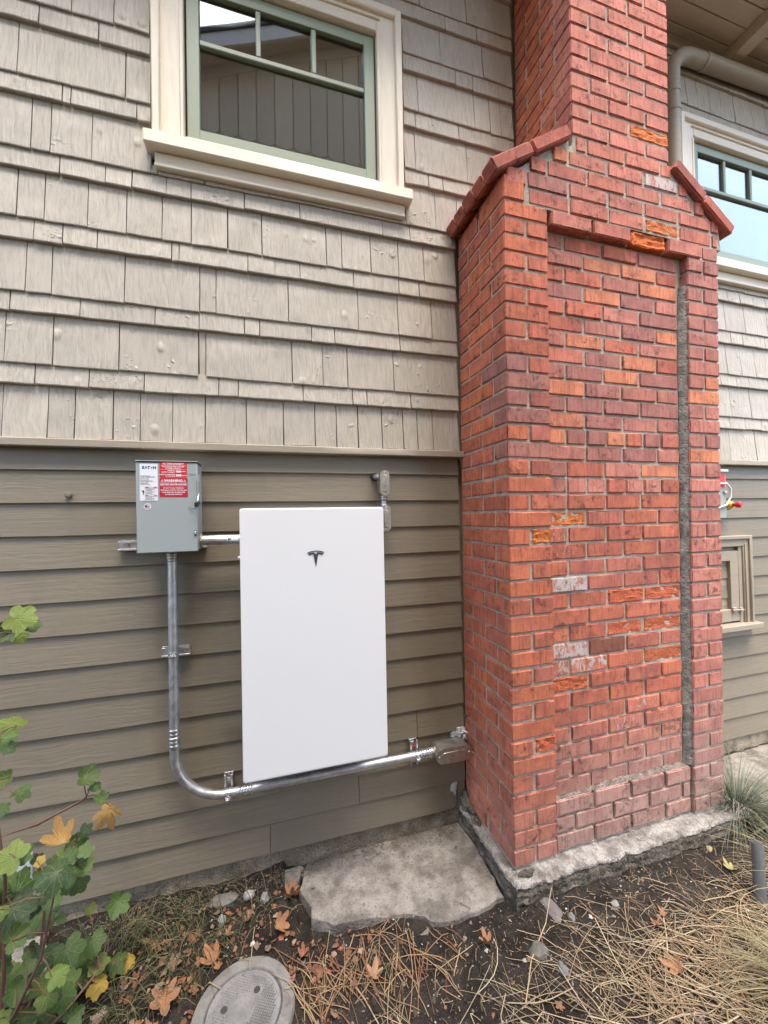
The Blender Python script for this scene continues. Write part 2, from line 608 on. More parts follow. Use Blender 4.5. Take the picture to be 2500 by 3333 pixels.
def rough_slab(name, outline, z0, z1, mat, jit=.012, step=.03, top=.004, **kw):
    """a broken concrete piece: ragged outline, uneven top"""
    pts = []
    n = len(outline)
    for i in range(n):
        a, b = Vector(outline[i]), Vector(outline[(i + 1) % n])
        m = max(1, int((b - a).length / step))
        for k in range(m):
            p = a.lerp(b, k / m)
            w = 1.0 if k else .5
            pts.append((p.x + uni(-jit, jit) * w, p.y + uni(-jit, jit) * w))
    c = (sum(p[0] for p in pts) / len(pts), sum(p[1] for p in pts) / len(pts))
    m = MB()
    rings = [(1.0, z0), (1.0, z1 - .006), (.994, z1 - .001), (.97, z1), (.9, z1), (.75, z1), (.5, z1), (.25, z1)]
    N = len(pts)
    v = []
    for (s, z) in rings:
        for p in pts:
            q = (c[0] + (p[0] - c[0]) * s, c[1] + (p[1] - c[1]) * s)
            v.append((q[0], q[1], z + (nz(q[0], q[1], 14.) * top if z > z0 else 0)))
    v.append((c[0], c[1], z1))
    f = []
    for r in range(len(rings) - 1):
        for i in range(N):
            f.append((r * N + i, r * N + (i + 1) % N, (r + 1) * N + (i + 1) % N, (r + 1) * N + i))
    k = (len(rings) - 1) * N
    for i in range(N):
        f.append((k + i, k + (i + 1) % N, len(v) - 1))
    m.add(v, f)
    return m.build(name, mat, smooth=35, **kw)


rough_slab('concrete_slab', [(.105, -.135), (.150, -.012), (.387, -.008), (.696, -.006), (.955, -.004), (.945, -.221), (.925, -.431), (.70, -.456), (.62, -.445), (.551, -.387),
                             (.399, -.352), (.231, -.329), (.142, -.275), (.150, -.228)], -.08, .024, MAT['concrete'], .006, top=.005, kind='structure')
rough_slab('concrete_fragment', [(.020, -.034), (.115, -.016), (.138, -.03), (.096, -.125), (.036, -.13)], -.06, .028, MAT['concrete'], .005,
           label='small broken corner of concrete beside the slab, below the siding', cat='concrete')
rough_slab('concrete_fragment', [(.305, -.355), (.405, -.362), (.55, -.402), (.592, -.425), (.572, -.455), (.459, -.447), (.302, -.41)], -.06, .006, MAT['concrete'], .007,
           label='sunken concrete sliver along the front edge of the slab', cat='concrete')
rough_slab('paving_stone', [(-1.2, -.01), (-.855, -.035), (-.775, -.14), (-.79, -.24), (-.92, -.26), (-1.2, -.3)], -.06, .03, MAT['concrete'], .008,
           label='grey concrete paving stone half hidden under the shrub', cat='paving stone')
rough_slab('path', [(2.33, -.03), (3.2, -.02), (6, -.02), (6, -.75), (3.0, -.62), (2.5, -.36)], -.08, .022, MAT['concrete'], .008, top=.004, kind='structure')

# ------------------------------------------------------------------ the house
house = thing('house', (1.0, .2, 0.0), 'taupe house wall with cedar shingles above lap siding and cream trimmed windows', 'house')
X0, X1 = -4.2, 7.5
WIN = [(-.265, .497), (2.785, 3.547)]            # glass openings
ZG0, ZG1, ZMU = 3.37, 4.003, 3.772

sh = MB()
cuts = [X0, WIN[0][0] - .07, WIN[0][1] + .07, WIN[1][0] - .07, WIN[1][1] + .07, X1]
for i in range(5):
    if i % 2 == 0:
        sh.box(cuts[i], .03, -.1, cuts[i + 1], .16, 4.80)
    else:
        sh.box(cuts[i], .031, -.1, cuts[i + 1], .159, ZG0 - .07)
        sh.box(cuts[i], .031, ZG1 + .07, cuts[i + 1], .159, 4.80)
sh.build('sheathing', MAT['trim'], house)
rm = MB()
for a, b in WIN:
    rm.add([(a - .5, .17, 2.6), (b + .5, .17, 2.6), (b + .5, 2.6, 2.6), (a - .5, 2.6, 2.6), (a - .5, .17, 4.75), (b + .5, .17, 4.75), (b + .5, 2.6, 4.75), (a - .5, 2.6, 4.75)],
           [(0, 1, 2, 3), (7, 6, 5, 4), (2, 6, 7, 3), (0, 3, 7, 4), (1, 5, 6, 2)])
rm.build('room', MAT['room'], house)

# the foundation under the siding
fm = MB()
nxf, nzf = 420, 10
v = []
for j in range(nzf + 1):
    for i in range(nxf + 1):
        x = -1.6 + 5.6 * i / nxf
        z = -.12 + .25 * j / nzf
        v.append((x, .018 + .014 * nz(x, z, 8., 2.) + .010 * nz(x, z, 27., 5.) - .022 * max(0, (.03 - z) / .15), z))
fm.add(v, [(j * (nxf + 1) + i, j * (nxf + 1) + i + 1, (j + 1) * (nxf + 1) + i + 1, (j + 1) * (nxf + 1) + i) for j in range(nzf) for i in range(nxf)])
fm.box(X0, .03, -.3, -1.55, .3, .12)
fm.box(3.95, .03, -.3, X1, .3, .12)
fm.build('foundation', MAT['found'], house, smooth=180)


# clapboards: wedge boards, butt edge proud, edges a little wavy
def wave_board(name, x0, x1, zb, zt, yb, yt, th, mat, parent, jit=.0012, step=.12, gap=0.0):
    m = MB()
    n = max(1, int((x1 - x0) / step))
    ring = []
    sd = uni(0, 99)
    for i in range(n + 1):
        x = x0 + (x1 - x0) * i / n
        w = noise.noise(Vector((x * 2.3, sd, 0))) * jit * 2 + uni(-jit, jit) * .5
        dy = noise.noise(Vector((x * 1.3, sd + 7, 0))) * .0012
        ring.append([(x, yb + th, zb + w), (x, yb + dy + .0012, zb + w), (x, yb + dy, zb + w + .0025), (x, (yb + yt) / 2 + dy * .5, (zb + zt) / 2), (x, yt, zt), (x, yt + th * .6, zt)])
    v = [p for r_ in ring for p in r_]
    f = []
    for i in range(n):
        for k in range(6):
            f.append((i * 6 + k, i * 6 + (k + 1) % 6, (i + 1) * 6 + (k + 1) % 6, (i + 1) * 6 + k))
    f.append(tuple(reversed(range(6))))
    f.append(tuple(n * 6 + k for k in range(6)))
    m.add(v, [tuple(reversed(q)) for q in f])
    return m.build(name, mat, parent, smooth=30)


EXPO, ZB1 = .1338, 1.8382
CHL, CHR = .978, 2.262        # the chimney stands between these
butts = {13: [-.010], 12: [.407], 10: [.715], 6: [-1.35], 3: [-1.6], 8: [-1.5]}
for k in range(14):
    zb = ZB1 - k * EXPO
    zt = zb + EXPO + .012 if k else 1.93
    for side, (a, b) in enumerate([(X0, CHL), (CHR, X1)]):
        js = [a] + (butts.get(k, []) if side == 0 else ([4.1] if k % 2 else [5.3])) + [b]
        for i in range(len(js) - 1):
            o = .0012 if i else 0.0
            dz = -.0035 if (k == 10 and i == 1) else 0
            wave_board('clapboard', js[i] + (.0012 if i else 0), js[i + 1] - .0012, zb + dz, zt, -.003 - o * .5, .0085 - o * .5, .011, MAT['siding'], house)

# water table between shingles and siding
for a, b in ((X0, 1.0), (CHR, X1)):
    m = MB()
    m.rbox(a, -.036, 1.928, b, .028, 1.962, r=.004, seg=(40, 1, 1), jit=.25)
    m.build('water_table', MAT['trim'], house, smooth=40)

# shingles: rows from the water table up; joints read off the wall
ROWS = [(1.962, 2.176, [-.99, -.841, -.749, -.614, -.514, -.39, -.26, -.088, .076, .223, .326, .433, .556, .668, .746, .831]),
        (2.176, 2.257, [-.882, -.697, -.497, -.201, -.12, .169, .408, .48, .712]),
        (2.257, 2.466, [-.98, -.823, -.59, -.284, -.254, .12, .264, .385, .622]),
        (2.466, 2.545, [-.727, -.453, -.28, -.09, -.023, .213, .324, .658]),
        (2.545, 2.757, [-.911, -.825, -.567, -.276, -.208, .107, .444, .652, .837]),
        (2.757, 2.842, [-.883, -.786, -.664, -.385, -.356, -.071, .049, .163, .424, .659, .77]),
        (2.842, 3.045, [-.938, -.847, -.698, -.558, -.422, -.307, -.156, -.008, .291, .367, .513, .66, .80]),
        (3.045, 3.125, [-.794, -.633, -.535, -.404, -.306, -.082, .167, .578, .725]),
        (3.125, 3.346, [-.89, -.825, .871, .999]),
        (3.346, 3.424, [-.783, -.753, .836, .918]),
        (3.424, 3.646, [-.932, -.556, 1.064]),
        (3.646, 3.734, [-.861, -.653, 1.017]),
        (3.734, 3.943, [-.747, .785, 1.116, 1.212, 1.281]),
        (3.943, 4.033, [-.70, 1.006, 1.108]),
        (4.033, 4.231, [-.85, -.62, .92, 1.175]),
        (4.231, 4.312, [.95, 1.141]),
        (4.312, 4.520, [1.078]),
        (4.520, 4.602, []), (4.602, 4.72, [])]
RJ = {3.125: [2.942, 3.182, 3.342], 2.842: [2.995, 3.185], 2.757: [3.041, 3.155], 2.545: [2.997, 3.132, 3.274], 4.312: [2.70, 2.80, 3.15, 3.33], 4.231: [2.90, 3.10, 3.2]}
HOLES = [(-.462, .705, 3.14, 4.205), (2.588, 3.755, 3.14, 4.205)]     # casings cover these


def shingle(x0, x1, zb, zt, thick, lift):
    m = MB()
    t = thick
    yt = .002 if zt - zb > .13 else -.0065
    a, b = uni(-.0025, .0025), uni(-.0025, .0025)
    n = max(2, int((x1 - x0) / .035))
    v = []
    sd = uni(0, 50)
    for i in range(n + 1):
        x = x0 + (x1 - x0) * i / n
        w = zb + a + (b - a) * i / n + uni(-.0012, .0012)
        cup = .002 * noise.noise(Vector((x * 9, sd, 0)))
        xa = x + (uni(-.0012, .0012) if i in (0, n) else 0)
        v += [(xa, .012, w), (xa, -t - lift + .002 + cup, w), (xa, -t - lift + cup, w + .004), (x, (-t + yt) / 2 + cup * .5, (zb + zt) / 2), (x, yt, zt), (x, .012, zt)]
    f = []
    for i in range(n):
        for k in range(6):
            f.append((i * 6 + k, (i + 1) * 6 + k, (i + 1) * 6 + (k + 1) % 6, i * 6 + (k + 1) % 6))
    f.append(tuple(range(6)))
    f.append(tuple(reversed([n * 6 + k for k in range(6)])))
    m.add(v, f)
    m.build('shingle', MAT['shingle'], house, smooth=25)


def stack_l(z):
    return 1.366 if z > 3.30 else .985


rj = random.Random(5)
for (zb, zt, js) in ROWS:
    left = sorted(js)
    x = -1.02 if not left or left[0] > -.97 else left[0]
    ext = []
    x = min([x] + left)
    while x > -1.75:
        x -= rj.uniform(.09, .26)
        ext.append(x)
    ej = sorted(set(ext + left))
    # fill long gaps where the photograph gives no joint
    full = [ej[0]]
    for j in ej[1:]:
        while j - full[-1] > .42:
            full.append(full[-1] + rj.uniform(.12, .28))
        if j - full[-1] > .02:
            full.append(j)
    end = stack_l(zt) - .004
    while end - full[-1] > .40:
        full.append(full[-1] + rj.uniform(.12, .3))
    full = [j for j in full if j < end - .02] + [end]
    right = [CHR if zt < 3.2 else 1.95]
    want = RJ.get(zb, [])
    while right[-1] < 3.75:
        nxt = right[-1] + rj.uniform(.10, .26)
        w = [q for q in want if right[-1] + .03 < q < nxt + .12]
        right.append(w[0] if w else nxt)
    for arr in (full, right):
        for i in range(len(arr) - 1):
            a, b = arr[i] + rj.uniform(.0012, .0026), arr[i + 1] - rj.uniform(.0012, .0026)
            if zb == 2.257 and abs(arr[i] + .284) < .005:
                shingle(a, b, zb, zt + .015, .005, 0)      # the open slot between two shingles
                continue
            segs = [(a, b)]
            for (h0, h1, hz0, hz1) in HOLES:
                if zt > hz0 + .01 and zb < hz1 - .01:
                    if zb < hz0 < zb + .05:
                        for (p, q) in segs:
                            if min(q, h1) - max(p, h0) > .012:
                                shingle(max(p, h0), min(q, h1), zb, hz0 + .03, .018, 0)
                    segs = [s for (p, q) in segs for s in ((p, min(q, h0)), (max(p, h1), q)) if s[1] - s[0] > .012]
            for (p, q) in segs:
                shingle(p, q, zb, zt + .015, rj.uniform(.0145, .0175), rj.uniform(0, .0025))


# windows
def window(a, b, dz=0.0):
    z0, z1 = ZG0 + dz, ZG1 + dz
    o = .185                       # glass to casing outside
    il = .062                      # glass to casing inside
    # sash, set back between the casings
    g = MB()
    st = .053
    ys0, ys1 = -.012, .03
    g.rbox(a - st, ys0, z0 - .05, a, ys1, z1 + .052, r=.0025)
    g.rbox(b, ys0, z0 - .05, b + st, ys1, z1 + .052, r=.0025)
    g.rbox(a - .002, ys0 + .0006, z0 - .05, b + .002, ys1, z0, r=.0025)
    g.rbox(a - .002, ys0 + .0006, z1, b + .002, ys1, z1 + .052, r=.0025)
    f = g.build('window', MAT['green'], house, smooth=40)
    # flat casing, then back band and bead: three real steps
    for (xa, xb, za, zb) in ((a - o, a - il, z0 - .102, z1 + .185), (b + il, b + o + .005, z0 - .102, z1 + .185)):
        w = MB()
        w.rbox(xa, -.030, za, xb, .03, zb, r=.003)
        m_out = (xa, xa + .030) if xa < a else (xb - .030, xb)
        w.rbox(m_out[0] - .002, -.047, za - .001, m_out[1] + .002, .02, zb + .012, r=.005)
        m_in = (xb - .016, xb + .001) if xa < a else (xa - .001, xa + .016)
        w.rbox(m_in[0], -.036, za - .0005, m_in[1], .02, zb - .13, r=.004)
        w.build('side_casing', MAT['creamv'], f, smooth=40)
    t = MB()
    t.rbox(a - il - .0005, -.0305, z1 + .060, b + il + .0005, .03, z1 + .185, r=.003, seg=(6, 1, 1))
    t.rbox(a - o + .025, -.049, z1 + .155, b + o - .02, .02, z1 + .199, r=.006)
    t.rbox(a - il + .002, -.038, z1 + .061, b + il - .002, .02, z1 + .078, r=.004)
    t.rbox(a - il - .02, -.040, z1 + .125, b + il + .02, .02, z1 + .137, r=.004)
    t.build('head_casing', MAT['cream'], f, smooth=40)
    s = MB()
    Ms = Matrix.Translation((0, 0, 0))
    s.rbox(a - .213, -.076, z0 - .160, b + .225, .02, z0 - .103, r=.005, seg=(8, 1, 1), jit=.2)
    s.rbox(a - .06, -.020, z0 - .1035, b + .06, .02, z0 - .0505, r=.003)
    s.build('sill', MAT['cream'], f, smooth=40)
    p = MB()
    p.rbox(a - .178, -.034, z0 - .226, b + .195, .02, z0 - .161, r=.004, seg=(6, 1, 1))
    p.rbox(a - .179, -.042, z0 - .2285, b + .196, .015, z0 - .212, r=.004, seg=(6, 1, 1))
    p.build('apron', MAT['cream'], f, smooth=40)
    zm = ZMU + dz
    mu = MB()
    mu.rbox(a, ys0 + .003, zm - .013, b, ys1 - .004, zm + .013, r=.004)
    mu.build('muntin', MAT['green'], f, smooth=40)
    vx = (a + (b - a) * .333, a + (b - a) * .672)
    for x in vx:
        mu = MB()
        mu.rbox(x - .012, ys0 + .0035, zm + .0131, x + .012, ys1 - .004, z1, r=.004)
        mu.build('muntin', MAT['green'], f, smooth=40)
    for (xa, xb) in ((a - il, a - st), (b + st, b + il)):
        box('jamb_gap', (xa - .002, .016, z0 - .06, xb + .002, .0285, z1 + .06), MAT['dark'], f)
    xe = [a] + list(vx) + [b]
    for i in range(3):
        box('pane', (xe[i] + .002, .008, zm + .006, xe[i + 1] - .002, .0095, z1 + .004), MAT['glass'], f)
    box('pane', (a - .004, .008, z0 - .004, b + .004, .0095, zm - .006), MAT['glass'], f)
    return f


window(*WIN[0])
window(*WIN[1], dz=.018)

# eave: soffit boards, frieze, lookouts, fascia, roof (broken where the stack passes)
for (a, b) in ((X0 - .4, 1.34), (2.02, X1 + .4)):
    sf = MB()
    y = .03
    while y > -.42:
        sf.rbox(a, y - .098, 4.735 + uni(0, .002), b, y - .002, 4.755, r=.003)
        y -= .1
    e = sf.build('eave', MAT['soffit'], house, smooth=30)
    box('frieze', (a + .38 if a < 0 else a, -.03, 4.655, b - (.4 if b > 5 else 0), .03, 4.734, ), MAT['trim'], e, r=.004)
    box('fascia', (a, -.505, 4.70, b, -.472, 4.87), MAT['cream'], e, r=.004)
    x = a + .25 if a < 0 else 3.02
    while x < b - .1:
        lk = MB()
        lk.prism([(-.03, 4.734), (-.47, 4.734), (-.47, 4.71), (-.40, 4.66), (-.03, 4.655)], x, x + .09, plane='yz')
        lk.build('lookout', MAT['soffit'], e)
        x += .85
    rf = MB()
    rf.add([(a - .05, -.55, 4.86), (b + .05, -.55, 4.86), (b + .05, 5.0, 8.3), (a - .05, 5.0, 8.3), (a - .05, -.55, 4.92), (b + .05, -.55, 4.92), (b + .05, 5.0, 8.36), (a - .05, 5.0, 8.36)],
           [(0, 3, 2, 1), (4, 5, 6, 7), (0, 1, 5, 4), (1, 2, 6, 5), (2, 3, 7, 6), (3, 0, 4, 7)])
    rf.build('roof', MAT['roof'], e)
rr = MB()
rr.add([(1.30, .0, 5.37), (2.06, .0, 5.37), (2.06, 5.0, 8.31), (1.30, 5.0, 8.31)], [(0, 1, 2, 3)])
rr.box(X0, .16, .0, X1, .2, 4.9)
rr.box(X0, 5.0, 0, X1, 5.1, 8.2)
rr.box(X0, .2, 0, X0 + .1, 5.0, 4.9)
rr.box(X1 - .1, .2, 0, X1, 5.0, 4.9)
rr.build('rear_walls', MAT['trim'], house)

# little access hatch right of the chimney
hf = MB()
hx0, hx1, hz0, hz1 = 2.50, 3.135, .872, 1.452
hf.rbox(hx1 - .07, -.030, hz0, hx1, .01, hz1, r=.003)
hf.rbox(hx0, -.030, hz0, hx0 + .07, .01, hz1, r=.003)
hf.rbox(hx0 + .0701, -.0302, hz1 - .07, hx1 - .0701, .01, hz1, r=.003)
hf.rbox(hx1 - .022, -.044, hz0, hx1 + .003, .01, hz1 + .003, r=.005)
hf.rbox(hx0 - .003, -.0441, hz1 - .022, hx1 - .023, .01, hz1 + .0031, r=.005)
hf.rbox(hx1 - .062, -.038, hz0, hx1 - .050, .01, hz1 - .05, r=.003)
hatch = hf.build('access_hatch', MAT['trim'], house, smooth=40)
dm = MB()
dx0, dx1, dz0, dz1 = hx0 + .075, hx1 - .105, hz0 + .012, hz1 - .10
dm.rbox(dx1 - .075, -.020, dz0, dx1, .012, dz1, r=.002)
dm.rbox(dx0, -.020, dz0, dx0 + .075, .012, dz1, r=.002)
dm.rbox(dx0 + .0751, -.0201, dz1 - .065, dx1 - .0751, .012, dz1, r=.002)
dm.rbox(dx0 + .0751, -.0201, dz0, dx1 - .0751, .012, dz0 + .08, r=.002)
dm.box(dx0 + .02, .004, dz0 + .02, dx1 - .02, .012, dz1 - .02)
dm.rbox(dx1 + .003, -.0205, hz0 + .0005, hx1 - .0701, .011, hz1 - .0705, r=.002)
dm.build('door', MAT['trim'], hatch, smooth=40)
hs = MB()
hs.rbox(hx0 - .03, -.075, hz0 - .037, hx1 + .036, .01, hz0, r=.004)
hs.rbox(hx0, -.03, hz0 - .085, hx1 - .01, .01, hz0 - .0371, r=.003)
hs.build('sill', MAT['trim'], hatch, smooth=40)
la = MB()
la.tube([(2.945, -.032, .963), (3.05, -.032, .957)], .005, 8)
la.rbox(2.955, -.034, .948, 2.985, -.018, .978, r=.002)
la.rbox(3.022, -.034, .942, 3.045, -.018, .972, r=.002)
la.build('latch', MAT['trim'], hatch, smooth=40)

# ------------------------------------------------------------------ chimney
chim = thing('chimney', (1.62, -.2, .1), 'red brick chimney with stepped shoulders and a recessed front panel', 'chimney')


def lean(p):
    return Vector((p.x + (p.z - 1.5) * (.008 + .018 * (p.x - 1.0) / 1.28), p.y, p.z))


COURSE, JT, YF, YP = .0757, .0088, -.43, -.395


def JZ(k):
    return .124 + (37 - k) * COURSE


bricks = []          # (x0,x1,y0,y1,z0,z1,k,zone)


def addb(x0, x1, y0, y1, k, zone):
    z0 = JZ(k + 1) + JT * .5
    bricks.append([x0, x1, y0, y1, z0, z0 + COURSE - JT, k, zone])


PXL, PXR, QXL, QXR = .99, 1.212, 2.045, 2.255
for k in range(-2, 37):
    d1 = .208 if k % 2 == 0 else .105
    w1 = .105 if k % 2 == 0 else (PXR - PXL)
    # corner brick, the other pilaster brick, and the side
    wc = w1 if k > -2 else .105
    addb(PXL, PXL + wc, YF, YF + d1, k, 'cor')
    if k % 2 == 0 and k > -2:
        addb(PXL + .117, PXR, YF, YF + .1, k, 'pil')
    if k % 2 == 0:
        addb(PXL, PXL + .1, YF + .220, -.004, k, 'side')
    else:
        addb(PXL, PXL + .1, YF + .117, YF + .322, k, 'side')
        addb(PXL, PXL + .1, YF + .334, -.004, k, 'side')
    if 0 <= k < 34:
        # recessed panel: whole bricks shifted half a brick every other course
        x = PXR + .006
        first = .103 if k % 2 == 0 or k in (12, 15) else .210
        x1 = x + first
        while x < 1.99:
            e = min(x1, 2.014)
            if 2.014 - e < .05:
                e = 2.014
            addb(x, e, YP + uni(-.003, .003), YP + .09, k, 'pan')
            x = e + .0110
            x1 = x + (.1035 if k in (12, 15) else .210) * uni(.97, 1.02)
    elif k >= 34:
        x = PXR + .006 - (.105 if k % 2 else 0)
        while x < QXL - .03:
            e = min(x + .208, QXL - .009)
            if QXL - e < .05:
                e = QXL - .009
            addb(max(x, PXR + .006), e, -.415 + uni(-.003, .002), YF + .1, k, 'low')
            x = e + .011
    if k >= 0:
        if k % 2:
            addb(QXL, QXR, YF, YF + .1, k, 'rpi')
        else:
            addb(QXL, QXL + .1, YF, YF + .2, k, 'rpi')
            addb(QXL + .112, QXR, YF, YF + .2, k, 'rpi')
# lintel course and shoulder courses
x = 1.234
for i in range(4):
    addb(x, x + .217, YF - .003, YF + .1, -1, 'lin')
    x += .2285
addb(x, QXR, YF, YF + .1, -1, 'rpi')
for k in range(-2, -7, -1):
    zc = JZ(k) - COURSE * .5
    if k == -2:
        xl, xr = PXL + .117, QXR
    else:
        xl, xr = max(.985, .985 + (zc - 3.10) / .62), 2.29 - (zc - 3.095) / .72
    x = (1.12, 1.115, 1.22, 1.115, 1.22)[-2 - k]
    while x > xl + .04:
        x -= .2195
    while x < xr - .03:
        a, b = max(x, xl), min(x + .208, xr)
        if b - a > .035:
            addb(a, b, YF + uni(-.002, .002), YF + .1, k, 'sho')
        x += .2195
SXL, SXR = 1.35, 1.93
for k in range(-7, -30, -1):
    if k % 2 == 0:
        cut = [SXL, SXL + .105, SXL + .105 + .228, SXR]
    else:
        cut = [SXL, SXL + .210, SXL + .210 + .222, SXR]
    d1 = .208 if k % 2 == 0 else .105
    for i in range(3):
        addb(cut[i] + (.0055 if i else 0), cut[i + 1] - (.0055 if i < 2 else 0), YF, YF + (d1 if i == 0 else .1), k, 'sta')
    if k % 2 == 0:
        addb(SXL, SXL + .1, YF + .220, -.004, k, 'ssi')
    else:
        addb(SXL, SXL + .1, YF + .117, YF + .322, k, 'ssi')
        addb(SXL, SXL + .1, YF + .334, -.004, k, 'ssi')

ORANGE = [(1.46, 2.42), (1.34, 2.19), (1.34, 2.03), (1.71, 2.27), (1.93, 2.73), (1.8, 2.34), (1.92, 1.8), (1.29, 1.95), (1.64, 1.95), (1.98, 2.5), (1.57, 2.81), (1.81, 2.81), (1.58, 2.65), (2.21, 2.28), (2.26, 2.2), (2.25, 1.89), (1.31, 3.23)]
PURPLE = [(1.35, 2.66), (1.81, 2.65), (1.94, 2.59), (1.81, 2.5), (1.56, 2.34), (1.48, 2.26), (1.93, 2.27), (1.56, 2.19), (1.29, 2.11), (1.46, 2.1), (1.69, 2.11), (1.92, 2.11), (1.55, 2.03), (1.57, 1.88), (1.79, 1.88), (1.29, 1.8), (1.51, 1.95), (1.4, 1.95), (1.87, 1.96), (2.21, 2.92), (2.2, 2.76), (2.19, 2.6), (2.18, 1.96), (1.06, 2.27), (1.11, 2.21), (1.11, 2.04), (1.11, 1.88), (1.06, 2.11), (1.19, 3.15)]
SPALL = [(1.33, 1.57), (1.67, 1.2), (1.9, 1.2), (1.67, 1.05), (1.89, 1.04), (1.88, .9), (1.31, .82), (1.17, 1.525), (1.15, .615), (1.91, 3.52), (1.85, 2.97), (1.96, 3.04)]
WHITE = [(1.28, 1.49, .5), (1.33, 1.42, .40), (1.33, 1.27, .78), (1.32, .97, .72), (1.27, .9, .5), (1.44, .91, .6), (1.77, .67, .4), (1.65, .6, .45), (1.26, .47, .4), (1.88, 3.31, .8)]


def nearest(x, z):
    best, bi = 9, None
    for i, b in enumerate(bricks):
        if b[7] in ('side', 'ssi'):
            continue
        c = lean(Vector(((b[0] + b[1]) / 2, 0, (b[4] + b[5]) / 2)))
        d = max(abs(c.x - x) - (b[1] - b[0]) * .3, 0) + abs(c.z - z)
        if d < best:
            best, bi = d, i
    return bi


def rgb_mix(a, b, t):
    return tuple(a[i] + (b[i] - a[i]) * t for i in range(3))


RED, PINK, PURP, ORNG, SIDE, DUST = (.58, .168, .098), (.62, .238, .168), (.40, .170, .134), (.74, .265, .125), (.68, .190, .078), (.44, .285, .235)  # SIDE: warm light on the left flank put into the brick colour
rb = random.Random(21)
bcol = []
for b in bricks:
    zc = (b[4] + b[5]) / 2
    zn = b[7]
    t = rb.random()
    if zn in ('side', 'ssi'):
        c = rgb_mix(SIDE, RED, t * (1.0 if zn == 'side' else .5))
        al = .92 - (.18 if b[3] > -.01 else 0)
    elif zn in ('sta', 'sho', 'lin'):
        c = rgb_mix(PINK, RED, t * .6)
        al = .97
    elif zn == 'pan' and zc > 1.75:
        c = rgb_mix(PINK, PURP, t * .55) if t < .6 else rgb_mix(PINK, RED, t)
        al = .95
    elif zn == 'rpi':
        c = rgb_mix(PINK, PURP, t * .7)
        al = .93
    else:
        c = rgb_mix(RED, ORNG, t * .35) if t < .7 else rgb_mix(RED, PURP, .35)
        al = .95
    if zn == 'cor':
        c = rgb_mix(c, SIDE, .45)
    if zc < .75 and zn not in ('side',):
        w = (.75 - zc) / .6
        w *= .35 if b[0] < 1.2 else 1.0
        c = rgb_mix(c, DUST, min(.9, w * 1.15))
        al -= .26 * min(1, w)
    elif zc < .55:
        c = rgb_mix(c, DUST, .25)
    v = rb.uniform(.86, 1.1)
    bcol.append([c[0] * v, c[1] * v, c[2] * v, al])
for (x, z) in ORANGE:
    i = nearest(x, z)
    bcol[i] = list(rgb_mix(ORNG, PINK, rb.uniform(0, .3))) + [.96]
for (x, z) in PURPLE:
    i = nearest(x, z)
    bcol[i] = list(rgb_mix(PURP, PINK, rb.uniform(0, .3))) + [.95]
for (x, z, w) in WHITE:
    bcol[nearest(x, z)][3] = 1 - w
spalled = {}
for (x, z) in SPALL:
    i = nearest(x, z)
    spalled[i] = 1
    bcol[i] = [.68 * rb.uniform(.85, 1.05), .17, .05, 1.0] if z > 1.45 else [.52 * rb.uniform(.85, 1.05), .13, .06, 1.0]
i = nearest(1.6, .98)
bcol[i] = [.26, .10, .06, .9]


def px_area(b):
    """rough size in the picture, to choose which bricks stand alone"""
    c = Vector(((b[0] + b[1]) / 2, b[2], (b[4] + b[5]) / 2)) - CAM
    d = c.length
    front = (b[1] - b[0]) * (b[5] - b[4]) * max(0, -(Vector((0, -1, 0)).dot(c))) / d if b[7] not in ('side', 'ssi') else 0
    side = (b[3] - b[2]) * (b[5] - b[4]) * max(0, c.x) / d if b[7] in ('side', 'ssi', 'cor') or (b[7] == 'sta' and b[0] < SXL + .01) else 0
    depth = c.dot(Fw)
    u, w = F_PX * c.dot(R2) / depth, F_PX * c.dot(U2) / depth
    vis = 1.0 if abs(u) < 1290 and abs(w) < 1700 else 0.0
    return vis * (front + side) / (d * d)


